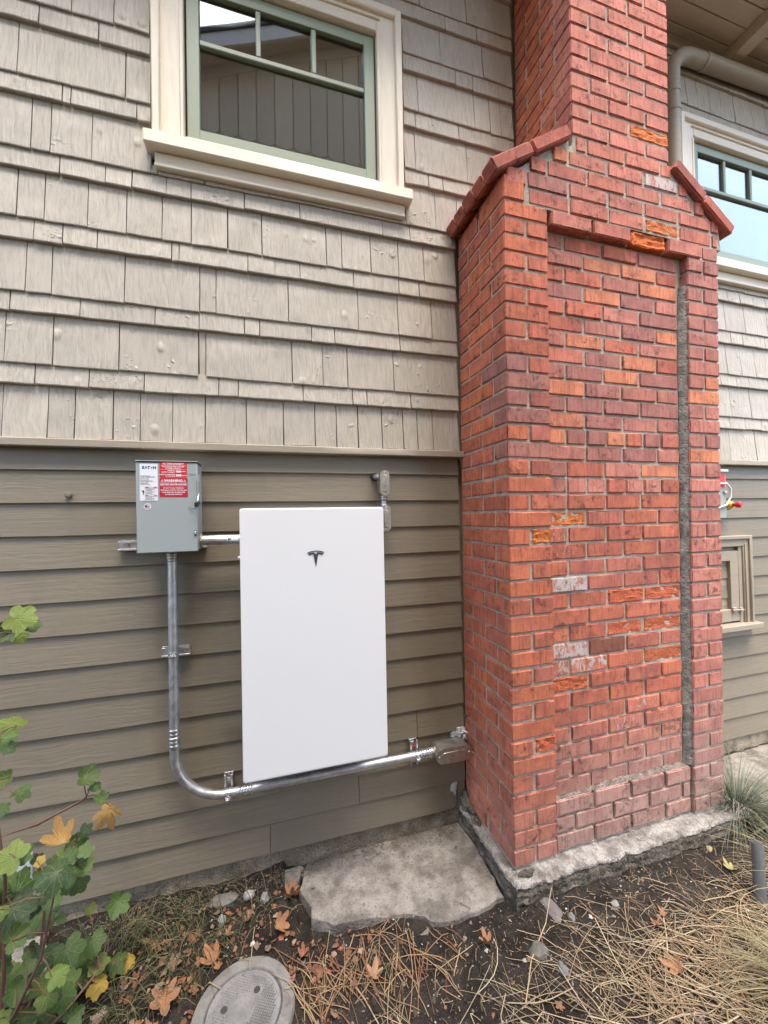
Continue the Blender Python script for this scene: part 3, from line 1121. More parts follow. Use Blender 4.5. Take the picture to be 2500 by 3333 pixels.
order = sorted(range(len(bricks)), key=lambda i: -px_area(bricks[i]))
single = set(order[:300]) | set(spalled)
rest = MB(lean)
restc = []
for i, b in enumerate(bricks):
    m = MB(lean) if i in single else rest
    n0 = len(m.v)
    x0, x1, y0, y1, z0, z1 = b[:6]
    if b[6] == -2 and b[7] in ('side', 'cor'):
        z1 += .036
    if rb.random() < .5:
        z0 += rb.uniform(0, .003)
        z1 -= rb.uniform(0, .002)
    if i in spalled:
        sd = rb.uniform(0, 99)
        deep = .022 if b[7] in ('lin',) else .0045

        def disp(p, on, y0=y0, sd=sd, deep=deep, x0=x0, x1=x1, z0=z0, z1=z1):
            if p.y < y0 + .02:
                q = Vector((p.x * 30, p.z * 40, sd))
                e = min((p.x - x0) / .02, (x1 - p.x) / .02, (p.z - z0) / .015, (z1 - p.z) / .015, 1)
                d = deep * (.45 + .55 * max(0, e)) * (.6 + .7 * abs(noise.noise(q * .6))) + .006 * noise.noise(q * 1.7)
                p = Vector((p.x + .003 * noise.noise(q * 2), p.y + d, p.z + .003 * noise.noise(q * 2.2)))
            return p
        m.rbox(x0, y0, z0, x1, y1, z1, r=.006, seg=(12, 1, 6), jit=.6, rnd=rb, disp=disp)
    else:
        wear = 1.0 if b[7] in ('pan', 'low', 'sho') else .8
        nxs = 8 if (x1 - x0) > .15 else 4
        nys = 5 if b[7] in ('side', 'ssi', 'cor') else 1
        if b[7] in ('side', 'ssi'):
            nxs = 1
        sd = rb.uniform(0, 99)
        y0 += rb.uniform(-.002, .002) if b[7] not in ('side', 'ssi') else 0
        x0 += rb.uniform(-.0015, .0025) if b[7] in ('pan', 'low', 'sho', 'lin') else rb.uniform(-.0012, .0012)
        cxm, czm = (x0 + x1) / 2, (z0 + z1) / 2

        def chip(p, on, sd=sd, x0=x0, x1=x1, z0=z0, z1=z1, cxm=cxm, czm=czm):
            # worn arrises: edges wander inwards, now and then a bite is gone
            if sum(on) < 2:
                return p
            q = Vector((p.x * 38 + sd, p.y * 38, p.z * 38 - sd))
            w = .0022 * max(0, noise.noise(q)) + .0016 * abs(noise.noise(q * 2.3))
            big = noise.noise(q * .42 + Vector((3, 1, 7)))
            if big > .30:
                w += (big - .30) * .022
            sx = 0 if not on[0] else (1 if p.x < cxm else -1)
            sz = 0 if not on[2] else (1 if p.z < czm else -1)
            return Vector((p.x + sx * w, p.y + (w * .8 if on[1] and p.y < -.2 else 0), p.z + sz * w))
        m.rbox(x0, y0, z0, x1, y1, z1, r=rb.uniform(.003, .005), seg=(nxs, nys, 3), jit=wear, rnd=rb, disp=chip)
    if i in single:
        m.build('brick', MAT['spall'] if i in spalled else MAT['brick'], chim, smooth=20, color=bcol[i])
    else:
        restc += [bcol[i]] * (len(m.v) - n0)
ro = rest.build('bricks', MAT['brickv'], chim, smooth=20, kind='stuff')
ca = ro.data.color_attributes.new('bcol', 'FLOAT_COLOR', 'POINT')
ca.data.foreach_set('color', [c for q in restc for c in q])

# mortar bodies behind the bricks
core = MB(lean)


def grid_box(m, x0, y0, z0, x1, y1, z1, n=24):
    for i in range(n):
        a, b = z0 + (z1 - z0) * i / n, z0 + (z1 - z0) * (i + 1) / n
        m.add([(x0, y0, a), (x1, y0, a), (x1, y1, a), (x0, y1, a), (x0, y0, b), (x1, y0, b), (x1, y1, b), (x0, y1, b)],
              [(0, 1, 5, 4), (1, 2, 6, 5), (3, 0, 4, 7)] + ([(0, 3, 2, 1)] if i == 0 else []) + ([(4, 5, 6, 7)] if i == n - 1 else []))


grid_box(core, PXL + .0075, YF + .0062, .10, PXR - .007, .0, 3.07)
grid_box(core, PXR - .02, YP + .0070, .34, QXL + .02, -.01, 2.935)
grid_box(core, QXL + .007, YF + .0062, .101, QXR - .007, -.001, 3.068)
grid_box(core, PXL + .03, -.4120 + .0060, .102, QXR - .02, -.02, .333, 3)
grid_box(core, PXL + .03, YF + .0300, 2.932, QXR - .02, -.02, 3.066, 3)
core.prism([(1.002, 3.0), (2.285, 3.0), (2.27, 3.10), (1.94, 3.345), (1.36, 3.335), (1.0, 3.112)], YF + .0064, -.002, 'xz')
grid_box(core, SXL + .0075, YF + .0062, 3.30, SXR - .007, -.001, 5.4)
core.build('mortar', MAT['mortar'], chim)
for (q, za, zb) in ((PXL, .11, 3.06), (SXL, 3.32, 5.3)):
    ms = MB(lean)
    grid_box(ms, q + .0055, YF + .012, za, q + .03, -.0005, zb)
    ms.build('side_mortar', MAT['mortar_pale'], chim)
# grey mortar smeared up the right-hand inner corner
fl = MB(lean)
n = 150
v = []
for i in range(n + 1):
    z = .352 + (2.78 - .352) * i / n
    w = .011 + .006 * noise.noise(Vector((z * 13, 1, 0))) + uni(-.003, .003)
    if z > 2.62:
        w *= max(.25, (2.80 - z) / .18)
    v += [(2.030 - w, YP + .004, z), (2.030 - w * .4 + uni(-.002, .002), YP - .010 + uni(-.004, .004), z), (2.042, YP - .022 + uni(-.004, .004), z), (2.050, YP - .030 + uni(-.004, .004), z), (2.056, YP + .01, z)]
fl.add(v, [(i * 5 + k, i * 5 + k + 1, (i + 1) * 5 + k + 1, (i + 1) * 5 + k) for i in range(n) for k in range(4)])
fl.build('mortar_fillet', MAT['mortar_grey'], chim, smooth=60)

wash = MB(lean)
n = 90
v = []
for i in range(n + 1):
    x = PXR + .004 + (QXL - .02 - PXR) * i / n
    h = .010 + .010 * noise.noise(Vector((x * 14, 2, 0))) + uni(-.002, .003)
    v += [(x, -.410 + uni(0, .004), .3475), (x, (-.410 + YP) / 2, .3485 + h * .5 + uni(-.002, .002)), (x, YP + .002, .350 + h * 1.3)]
wash.add(v, [(i * 3 + k, (i + 1) * 3 + k, (i + 1) * 3 + k + 1, i * 3 + k + 1) for i in range(n) for k in range(2)])
wash.build('mortar_wash', MAT['wash'], chim, smooth=60)

# sloping caps, laid brick by brick
def cap(sign, x_low, z_low, x_up, z_up):
    dx, dz = x_up - x_low, z_up - z_low
    L = math.hypot(dx, dz)
    th = math.atan2(dz, abs(dx))
    ye = [-.458, -.364, -.274, -.182, -.092, -.002]
    for j in range(5):
        for i in range(2):
            s0, s1 = L * i / 2 + .004, L * (i + 1) / 2 - .004
            R_ = Matrix.Translation((x_low, 0, z_low)) @ Matrix.Rotation(-th if sign > 0 else th, 4, 'Y')
            m = MB()
            a, b = (s0, s1) if sign > 0 else (-s1, -s0)
            jz = uni(-.003, .003)
            m.rbox(a, ye[j] + .004, jz, b, ye[j + 1] - .004, .057 + jz, r=.007, seg=(3, 2, 2), jit=.8, M=R_)
            c = rgb_mix(RED, (.26, .09, .075), uni(.1, .75))
            m.build('cap_brick', MAT['brick'], chim, smooth=20, color=list(c) + [.95])
    m = MB()
    m.add([(x_low + sign * .06, -.42, z_low + .0), (x_low + sign * .06, -.002, z_low + .0), (x_up, -.002, z_up + .03), (x_up, -.42, z_up + .03),
           (x_low + sign * .07, -.42, z_low - .03), (x_low + sign * .07, -.002, z_low - .03), (x_up, -.002, z_up - .03), (x_up, -.42, z_up - .03)],
          [(0, 1, 2, 3), (7, 6, 5, 4), (0, 3, 7, 4), (1, 5, 6, 2), (0, 4, 5, 1), (3, 2, 6, 7)])
    m.build('cap_bedding', MAT['mortar'], chim)


cap(1, .952, 3.093, 1.362, 3.348)
cap(-1, 2.365, 3.072, 1.972, 3.348)

# the concrete footing the chimney stands on
fo = MB()
ol = [(.938, -.498), (2.33, -.498), (2.33, .0), (.938, .0)]
pts = []
for i in range(4):
    a, b = Vector(ol[i]), Vector(ol[(i + 1) % 4])
    m_ = max(1, int((b - a).length / .012))
    for k in range(m_):
        p = a.lerp(b, k / m_)
        d = .010 * noise.noise(Vector((p.x * 11, p.y * 11, 3))) + uni(-.004, .004)
        pts.append((p.x + (d if abs(p.x - .938) < .01 else 0), p.y + (d if p.y < -.49 else 0)))
def footing_part(name, rings, mat, amp):
    fo = MB()
    N = len(pts)
    v = []
    for (ins, z) in rings:
        for p in pts:
            q = Vector((p[0] * 17, p[1] * 17, z * 26))
            d = .005 * noise.noise(q * .5) + .004 * noise.noise(q * 2.7) + .003 * noise.noise(q * 6.1)
            fx, fy = (1 if p[0] < .98 else (-1 if p[0] > 2.3 else 0)), (1 if p[1] < -.45 else 0)
            v.append((p[0] + (ins + d) * fx, p[1] + (ins + d) * fy, z + amp * (noise.noise(q * .8 + Vector((9, 0, 0))) + .8 * noise.noise(q * 2.9) if z > .03 else 0)))
    f = [(r * N + i, r * N + (i + 1) % N, (r + 1) * N + (i + 1) % N, (r + 1) * N + i) for r in range(len(rings) - 1) for i in range(N)]
    f.append(tuple((len(rings) - 1) * N + i for i in range(N)))
    fo.add(v, f)
    return fo.build(name, mat, chim, smooth=40)


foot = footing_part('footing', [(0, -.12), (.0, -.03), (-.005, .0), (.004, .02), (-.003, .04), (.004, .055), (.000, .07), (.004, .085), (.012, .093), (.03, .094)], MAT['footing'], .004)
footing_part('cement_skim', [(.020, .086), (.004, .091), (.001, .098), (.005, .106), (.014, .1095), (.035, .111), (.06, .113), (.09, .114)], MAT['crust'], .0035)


def blob(m, c, r, sc=(1, 1, 1), n=10, rough=.25, seed=0.0):
    v, f = [], []
    k = n // 2
    for j in range(k + 1):
        ph = math.pi * j / k
        for i in range(n):
            t = 6.28319 * i / n
            d = Vector((math.sin(ph) * math.cos(t), math.sin(ph) * math.sin(t), math.cos(ph)))
            q = r * (1 + rough * noise.noise(d * 1.7 + Vector((seed, seed, seed))) + rough * .5 * noise.noise(d * 4 + Vector((seed, 0, 0))))
            v.append((c[0] + d.x * q * sc[0], c[1] + d.y * q * sc[1], c[2] + d.z * q * sc[2]))
    for j in range(k):
        for i in range(n):
            f.append((j * n + i, (j + 1) * n + i, (j + 1) * n + (i + 1) % n, j * n + (i + 1) % n))
    m.add(v, f)


for (c, r, sc) in (((.968, -.03, .14), .04, (.7, .9, 1)), ((.972, -.075, .125), .032, (.6, 1, .7)), ((.965, -.13, .115), .024, (.7, 1.4, .5)), ((1.02, -.452, .118), .022, (1.6, .7, .5)), ((1.30, -.43, .20), .0, (1, 1, 1))):
    if r:
        lm = MB()
        blob(lm, c, r, sc, 16, .5, c[0] * 90 + c[1] * 50)
        lm.build('mortar_lump', MAT['footing'], chim, smooth=60)


# ------------------------------------------------------------------ battery cabinet
def stadium(cx, cz, L, W, n=10, vertical=True):
    h = L / 2 - W / 2
    p = []
    for i in range(n + 1):
        t = math.pi * i / n
        p.append((cx + W / 2 * math.cos(t), cz + h + W / 2 * math.sin(t)))
    for i in range(n + 1):
        t = math.pi + math.pi * i / n
        p.append((cx + W / 2 * math.cos(t), cz - h + W / 2 * math.sin(t)))
    if not vertical:
        p = [(cx + (b - cz), cz + (a - cx)) for a, b in p]
    return p


def shell(m, outline, y0, y1, bev=.003):
    """prism along y with a small bevel on its front edge (y0 in front)"""
    n = len(outline)
    cx = sum(p[0] for p in outline) / n
    cz = sum(p[1] for p in outline) / n
    a = sum(outline[i][0] * outline[(i + 1) % n][1] - outline[(i + 1) % n][0] * outline[i][1] for i in range(n))
    if a < 0:
        outline = outline[::-1]

    def ins(p, d):
        v = Vector((p[0] - cx, p[1] - cz))
        L = v.length
        return (cx + v.x * (1 - d / L), cz + v.y * (1 - d / L))
    v = [(p[0], y1, p[1]) for p in outline] + [(p[0], y0 + bev, p[1]) for p in outline]
    v += [(ins(p, bev * .35)[0], y0 + bev * .3, ins(p, bev * .35)[1]) for p in outline]
    v += [(ins(p, bev * 1.2)[0], y0, ins(p, bev * 1.2)[1]) for p in outline]
    v += [(ins(p, bev * 2.0)[0], y0, ins(p, bev * 2.0)[1]) for p in outline]
    f = [tuple(reversed(range(n)))]
    for r in range(4):
        for i in range(n):
            f.append((r * n + i, r * n + (i + 1) % n, (r + 1) * n + (i + 1) % n, (r + 1) * n + i))
    f.append(tuple(4 * n + i for i in range(n)))
    m.add(v, f)


def rrect(x0, z0, x1, z1, r, n=6):
    p = []
    for (cx, cz, t0) in ((x1 - r, z1 - r, 0), (x0 + r, z1 - r, 90), (x0 + r, z0 + r, 180), (x1 - r, z0 + r, 270)):
        for i in range(n + 1):
            t = math.radians(t0 + 90 * i / n)
            p.append((cx + r * math.cos(t), cz + r * math.sin(t)))
    return p


bat = thing('battery_cabinet', (.19, -.12, .567), 'tall plain white wall battery cabinet with a dark T shaped emblem', 'battery')
m = MB()
shell(m, rrect(-.110, .567, .4945, 1.668, .011), -.2155, -.185, .005)
m.build('front_cover', MAT['white'], bat, smooth=35)
box('body', (-.078, -.186, .61, .462, -.03, 1.63), MAT['grey_plastic'], bat, r=.01)
box('wall_bracket', (-.04, -.031, .75, .42, -.004, 1.5), MAT['galv'], bat)
box('side_tab', (-.122, -.170, 1.462, -.075, -.120, 1.47), MAT['white'], bat, r=.002)
em = MB()
k = 7.75e-5
ex, ez = .1925, 1.486


def emb(pts):
    right = [(a, b) for a, b in pts]
    left = [(-a, b) for a, b in reversed(pts) if a > 0]
    return [(ex + a * k, ez - (b - 375) * k) for a, b in right + left]


arc_o = [(0, 375), (120, 380), (240, 396), (350, 422), (458, 465)]
arc_i = [(432, 512), (330, 470), (225, 446), (115, 430), (0, 426)]
band = [(ex + a * k, ez - (b - 375) * k) for a, b in ([(-a, b) for a, b in reversed(arc_o[1:])] + arc_o + arc_i + [(-a, b) for a, b in reversed(arc_i[:-1])])]
qn = len(arc_o) * 2 - 1
top_, bot_ = band[:qn], band[qn:][::-1]
for i in range(qn - 1):
    em.prism([top_[i], top_[i + 1], bot_[i + 1], bot_[i]], -.2170, -.2154)
for s in (1, -1):
    for poly in ([(0, 585), (95, 470), (128, 575), (0, 1285)], [(95, 470), (210, 478), (205, 570), (128, 575)], [(210, 478), (325, 502), (285, 592), (205, 570)], [(325, 502), (418, 548), (318, 630), (285, 592)]):
        em.prism([(ex + s * a * k, ez - (b - 375) * k) for a, b in poly], -.2171, -.2155)
em.build('emblem', MAT['emblem'], bat)

# ------------------------------------------------------------------ safety switch
sw = thing('disconnect_switch', (-.383, -.09, 1.498), 'grey steel disconnect switch box with red and white warning stickers', 'switch box')
BX0, BX1, BZ0, BZ1, BY = -.4935, -.2725, 1.498, 1.862, -.150
box('enclosure', (BX0 + .003, BY + .014, BZ0 + .004, BX1 - .002, -.030, BZ1 - .004), MAT['enamel'], sw, r=.004)
m = MB()
m.rbox(BX0, BY, BZ0, BX1, BY + .013, BZ1 - .006, r=.003)
m.rbox(BX0, BY + .001, BZ0, BX0 + .0015, BY + .030, BZ1 - .007, r=.0005)
cov = m.build('cover', MAT['enamel'], sw, smooth=40)
box('drip_hood', (BX0 - .002, BY - .003, BZ1 - .0015, BX1 + .002, -.030, BZ1 + .0015), MAT['enamel'], sw, r=.001)
box('hood_gap', (BX0 + .002, BY + .002, BZ1 - .006, BX1 - .002, -.04, BZ1 - .0016), MAT['black'], sw)
m = MB()
for (t, x, z, s) in (('ON', -.293, 1.813, .013), ('I', -.2925, 1.799, .011), ('OFF', -.296, 1.674, .013), ('O', -.296, 1.6605, .013)):
    m.add(*text_mesh(t, s, x, z, BY - .0005, bold=.0003, depth=.0008))
m.build('raised_lettering', MAT['emboss'], cov)

# stickers
YL = BY - .0008
m = MB()
shell(m, rrect(-.480, 1.704, -.417, 1.850, .002, 3), YL, BY - .0001, .0002)
paper = m.build('information_sticker', MAT['paper'], sw)
m = MB()
for (t, x) in (('E', -.4675), ('T', -.4475), ('N', -.4275)):
    m.add(*text_mesh(t, .0145, x, 1.835, YL - .0003, bold=.0009))
mm = m.build('lettering', MAT['blue'], paper)
m = MB()
m.add(*text_mesh('A', .0145, -.4575, 1.835, YL - .0003, bold=.0004))
m.prism([(-.4375 + .0028 * math.cos(6.283 * i / 12), 1.835 + .0028 * math.sin(6.283 * i / 12)) for i in range(12)], YL - .0004, YL - .0002)
m.build('lettering', MAT['emblem'], paper)
m = MB()
z = 1.803
wr = random.Random(4)
for t in ('General Duty Safety Switch', 'Interrupteur de securite a usage general', 'Interruptor de seguridad de uso general', '', '60 A, 240 V ~ 10 kAIC', '', 'Enclosure Rainproof 3R', 'Wire range and torque see inside', 'Use copper or aluminum conductors', '', 'Conforms to standard', 'Listed enclosed switch', 'Suitable for use on a circuit'):
    if t:
        m.add(*text_mesh(t, .0031, -.4775, z, YL - .0003, align='LEFT', bold=.00012))
    z -= .0033 if t else .0016
m.build('lettering', MAT['ink'], paper)
m = MB()
m.box(-.461, YL - .0003, 1.7535, -.419, YL - .0001, 1.758)
m.box(-.461, YL - .0003, 1.7215, -.419, YL - .0001, 1.726)
m.build('warning_band', MAT['red2'], paper)
m = MB()
for (t, z) in (('DANGER', 1.7557), ('WARNING', 1.7237)):
    m.add(*text_mesh(t, .0042, -.440, z, YL - .0006, bold=.0003))
m.build('lettering', MAT['paper'], paper)
m = MB()
for i, z in enumerate((1.7505, 1.7475, 1.7445, 1.7405, 1.7365, 1.7335, 1.7305, 1.7185, 1.7155, 1.7125, 1.7095)):
    m.add(*text_mesh('Turn off power before servicing'[:31 - (i % 3) * 6], .0027, -.4605, z, YL - .0003, align='LEFT', bold=.0001))
for q in ((-.4788, 1.7070, -.4180, 1.7073), (-.4620, 1.7070, -.4617, 1.7600), (-.4788, 1.7597, -.4180, 1.7600)):
    m.box(q[0], YL - .0002, q[1], q[2], YL - .0001, q[3])
# gloved hand and spark
for poly in ([(-.4710, 1.7440), (-.4690, 1.7462), (-.4665, 1.7455), (-.4645, 1.7420), (-.4645, 1.7370), (-.4668, 1.7340), (-.4700, 1.7350), (-.4716, 1.7395)], [(-.4690, 1.7335), (-.4655, 1.7330), (-.4660, 1.7275), (-.4690, 1.7270)],
             [(-.4775, 1.7480), (-.4715, 1.7425), (-.4720, 1.7415), (-.4778, 1.7470)]):
    m.prism(poly, YL - .0003, YL - .0001)
m.build('lettering', MAT['ink'], paper)

m = MB()
shell(m, rrect(-.4105, 1.798, -.3115, 1.857, .003, 3), YL, BY - .0001, .0002)
r1 = m.build('warning_sticker', MAT['red'], sw)
m = MB()
m.add(*text_mesh('AC DISCONNECT', .0092, -.361, 1.8515, YL - .0003, bold=.0003, sx=1.05))
m.add(*text_mesh('PHOTOVOLTAIC SYSTEM', .0068, -.361, 1.8405, YL - .0003, bold=.0002, sx=1.05))
m.add(*text_mesh('POWER SOURCE', .0068, -.361, 1.8335, YL - .0003, bold=.0002, sx=1.05))
for (t, z) in (('RATED AC', 1.8245), ('OUTPUT CURRENT', 1.8180), ('NOMINAL OPERATING', 1.8085), ('AC VOLTAGE', 1.8020)):
    m.add(*text_mesh(t, .0056, -.3545, z, YL - .0003, align='RIGHT', bold=.0002))
for (t, z) in (('AMPS', 1.8212), ('VOLTS', 1.8052)):
    m.add(*text_mesh(t, .0056, -.3295, z, YL - .0003, align='LEFT', bold=.0002))
for z in (1.8212, 1.8052):
    m.box(-.3515, YL - .0003, z - .0038, -.3315, YL - .0001, z + .0038)
for z in (1.8455, 1.8292):
    m.box(-.4075, YL - .0003, z - .0004, -.3145, YL - .0001, z + .0004)
m.build('lettering', MAT['paper'], r1)
m = MB()
shell(m, rrect(-.4110, 1.719, -.3090, 1.7955, .003, 3), YL, BY - .0001, .0002)
r2 = m.build('warning_sticker', MAT['red2'], sw)
m = MB()
m.add(*text_mesh('WARNING', .0135, -.3605, 1.7838, YL - .0003, bold=.0005, sx=1.02))
for cx in (-.4010, -.3195):
    for (a, b) in (((cx - .0052, 1.7790), (cx, 1.7890)), ((cx, 1.7890), (cx + .0052, 1.7790)), ((cx + .0052, 1.7790), (cx - .0052, 1.7790))):
        d = Vector((b[0] - a[0], b[1] - a[1])).normalized() * .0005
        m.prism([(a[0] - d.y, a[1] + d.x), (a[0] + d.y, a[1] - d.x), (b[0] + d.y, b[1] - d.x), (b[0] - d.y, b[1] + d.x)], YL - .0003, YL - .0001)
    m.box(cx - .0005, YL - .0003, 1.7805, cx + .0005, YL - .0001, 1.7860)
m.add(*text_mesh('ELECTRIC SHOCK HAZARD', .0076, -.360, 1.7692, YL - .0003, bold=.0003, sx=1.02))
for z in (1.7755, 1.7632):
    m.box(-.4085, YL - .0003, z - .0004, -.3115, YL - .0001, z + .0004)
for i, t in enumerate(('DO NOT TOUCH TERMINALS', 'TERMINALS ON BOTH THE LINE AND', 'LOAD SIDES MAY BE ENERGIZED', 'IN THE OPEN POSITION')):
    m.add(*text_mesh(t, .0058, -.360, 1.7545 - i * .0085, YL - .0003, bold=.0002, sx=.98))
m.build('lettering', MAT['paper'], r2)
m = MB()
m.prism([(-.454 + .013 * math.cos(6.283 * i / 28), 1.681 + .013 * math.sin(6.283 * i / 28)) for i in range(28)], YL, BY - .0001)
fs_ = m.build('round_sticker', MAT['paper'], sw)
m = MB()
for i in range(7):
    if i % 2 == 0:
        m.box(-.4635, YL - .0004, 1.6745 + i * .0017, -.4445, YL - .0001, 1.6745 + i * .0017 + .0015)
m.build('flag_stripes', MAT['pink'], fs_)
box('flag_canton', (-.4636, YL - .0006, 1.6798, -.4545, YL - .0001, 1.6866), MAT['navy'], fs_)
m = MB()
m.add(*text_mesh('MADE IN', .0034, -.454, 1.6898, YL - .0003, bold=.0001))
m.add(*text_mesh('U.S.A.', .0030, -.454, 1.6718, YL - .0003, bold=.0001))
m.build('lettering', MAT['ink'], fs_)

# handle on its right flank
hp = MB()
hp.prism([(-.140, 1.79), (-.138, 1.81), (-.110, 1.81), (-.085, 1.74), (-.10, 1.69), (-.135, 1.70)], BX1 - .001, BX1 + .005, plane='yz')
hp.prism([(-.155, 1.800), (-.150, 1.800), (-.150, 1.70), (-.155, 1.70)], BX1 - .001, BX1 + .003, plane='yz')
hd = hp.build('handle_plate', MAT['enamel'], sw)
box('slot', (BX1 - .003, BY - .0006, 1.738, BX1 - .0002, BY + .02, 1.786), MAT['black'], hd)
m = MB()
m.tube([(BX1 + .004, -.125, 1.742), (BX1 + .003, -.150, 1.725), (BX1 + .001, -.162, 1.70)], .0035, 8)
m.build('lever', MAT['zinc'], hd, smooth=50)
box('grip', (BX1 - .009, -.178, 1.678, BX1 + .003, -.150, 1.697), MAT['black'], hd, r=.003)
lt = MB()
lt.rbox(-.286, BY - .006, 1.566, -.279, BY, 1.581, r=.002)
lt.build('latch', MAT['zinc'], sw, smooth=40)
box('latch_slot', (-.2865, BY - .0006, 1.559, -.2785, BY + .002, 1.584), MAT['black'], sw)


# ------------------------------------------------------------------ strut channels
def strut(x0, z0, x1, z1, horizontal, label, y1=-.004, deep=.026, bolt=None):
    o = thing('strut_channel', ((x0 + x1) / 2, -.004, (z0 + z1) / 2), label, 'bracket', 'strut channels on the siding')
    m = MB()
    t = .0026
    yf = y1 - deep
    if horizontal:
        m.rbox(x0, y1 - t, z0, x1, y1, z1, r=.0006)
        for (a, b, c) in ((z0, z0 + t, z0 + .009), (z1 - t, z1, z1 - .009)):
            m.rbox(x0, yf, a, x1, y1 - t, b, r=.0008)
            m.rbox(x0, yf, min(a, c), x1, yf + t, max(b, c), r=.0008)
    else:
        m.rbox(x0, y1 - t, z0, x1, y1, z1, r=.0006)
        for (a, b, c) in ((x0, x0 + t, x0 + .009), (x1 - t, x1, x1 - .009)):
            m.rbox(a, yf, z0, b, y1 - t, z1, r=.0008)
            m.rbox(min(a, c), yf, z0, max(b, c), yf + t, z1, r=.0008)
    m.build('channel', MAT['galv'], o, smooth=30)
    if bolt:
        b = MB()
        b.prism([(bolt[0] + .0075 * math.cos(1.0472 * i), bolt[1] + .0075 * math.sin(1.0472 * i)) for i in range(6)], y1 - .011, y1 - t)
        b.prism([(bolt[0] + .012 * math.cos(.5236 * i), bolt[1] + .012 * math.sin(.5236 * i)) for i in range(12)], y1 - t - .0018, y1 - t + .0002)
        b.build('bolt', MAT['zinc'], o)
    return o


strut(-.596, 1.502, -.258, 1.544, True, 'long horizontal strut channel behind the grey switch box', bolt=(-.567, 1.523))
strut(-.440, 1.045, -.331, 1.086, True, 'short horizontal strut channel halfway down the upright conduit', bolt=(-.347, 1.066))
strut(-.200, .388, -.163, .506, False, 'upright strut channel left of the battery, under the conduit bend', bolt=(-.1815, .492))
s4 = strut(.664, .380, .705, .502, False, 'upright strut channel right of the battery with a red tab', bolt=(.684, .488))
box('red_tab', (.676, -.0285, .468, .694, -.0245, .478), MAT['red'], s4)

# ------------------------------------------------------------------ conduits
CR, CY = .0190, -.052
cx, hz = -.388, .441
con = thing('conduit', (cx, CY, hz), 'grey steel conduit running down from the switch box and along under the battery', 'conduit')
m = MB()
m.tube([(cx, CY, 1.47), (cx, CY, .735)], CR, 24)
m.build('pipe', MAT['galv'], con, smooth=40)
ER = .205
arc = [(cx, CY, .74), (cx, CY, hz + ER + .01)]
for i in range(13):
    t = math.pi / 2 * i / 12
    arc.append((cx + ER - ER * math.cos(t), CY, hz + ER - ER * math.sin(t)))
arc.append((-.10, CY, hz))
m = MB()
m.tube(arc, CR, 24)
m.build('elbow', MAT['galv'], con, smooth=40)
m = MB()
m.tube([(-.13, CY, hz), (.70, CY, hz + .002)], CR, 24)
m.build('pipe', MAT['galv'], con, smooth=40)


def ribbed(p0, p1, radii, name, mat, parent, n=24):
    p0, p1 = Vector(p0), Vector(p1)
    m = MB()
    K = len(radii)
    path, rs = [], []
    for i, r in enumerate(radii):
        a, b = p0.lerp(p1, i / K), p0.lerp(p1, (i + 1) / K)
        path += [a.lerp(b, .02), a.lerp(b, .2), a.lerp(b, .8), a.lerp(b, .98)]
        rs += [r - .0012, r, r, r - .0012]
    m.tube(path, rs, n)
    return m.build(name, mat, parent, smooth=45)


ribbed((cx, CY, .755), (cx, CY, .675), [.0225, .0215, .0225, .0210, .0230], 'coupling', MAT['zinc'], con)
ribbed((-.142, CY, hz), (-.082, CY, hz), [.0225, .0212, .0230, .0212, .0225], 'coupling', MAT['zinc'], con)
ribbed((cx, CY, 1.500), (cx, CY, 1.452), [.0215, .0245, .0225, .0205], 'connector', MAT['alu'], con)
ribbed((.703, CY, hz + .002), (.764, CY, hz + .002), [.0215, .0240, .0240, .0225, .0250], 'connector', MAT['zinc'], con)


def clamp(c, axis, parent):
    m = MB()
    n = 16
    prof = []
    w = .011
    for r in (CR + .0004, CR + .0022):
        prof.append([(r * math.cos(math.pi * (-.10 + 1.20 * i / n)), r * math.sin(math.pi * (-.10 + 1.20 * i / n))) for i in range(n + 1)])
    for s in (0,):
        for i in range(n):
            quad = [prof[0][i], prof[1][i], prof[1][i + 1], prof[0][i + 1]]
            v = []
            for d in (-w, w):
                for (a, b) in quad:
                    v.append((c[0] + a, c[1] - b, c[2] + d) if axis == 'z' else (c[0] + d, c[1] - b, c[2] + a))
            m.add(v, [(0, 1, 2, 3), (7, 6, 5, 4), (0, 4, 5, 1), (1, 5, 6, 2), (2, 6, 7, 3), (3, 7, 4, 0)])
    if axis == 'z':
        m.rbox(c[0] - .006, c[1] - CR - .014, c[2] - .010, c[0] - .003, c[1] - CR + .001, c[2] + .010, r=.001)
        m.rbox(c[0] + .003, c[1] - CR - .014, c[2] - .010, c[0] + .006, c[1] - CR + .001, c[2] + .010, r=.001)
        m.tube([(c[0] - .014, c[1] - CR - .008, c[2]), (c[0] + .014, c[1] - CR - .008, c[2])], .0028, 8)
    else:
        m.rbox(c[0] - .010, c[1] - CR - .013, c[2] - .012, c[0] + .010, c[1] - CR + .001, c[2] - .009, r=.001)
        m.rbox(c[0] - .010, c[1] - CR - .013, c[2] - .006, c[0] + .010, c[1] - CR + .001, c[2] - .003, r=.001)
        m.tube([(c[0], c[1] - CR - .008, c[2] - .020), (c[0], c[1] - CR - .008, c[2] + .006)], .0028, 8)
    m.build('clamp', MAT['zinc'], parent, smooth=40)


clamp((cx, CY, 1.062), 'z', con)
clamp((-.181, CY, hz), 'x', con)
clamp((.690, CY, hz + .002), 'x', con)

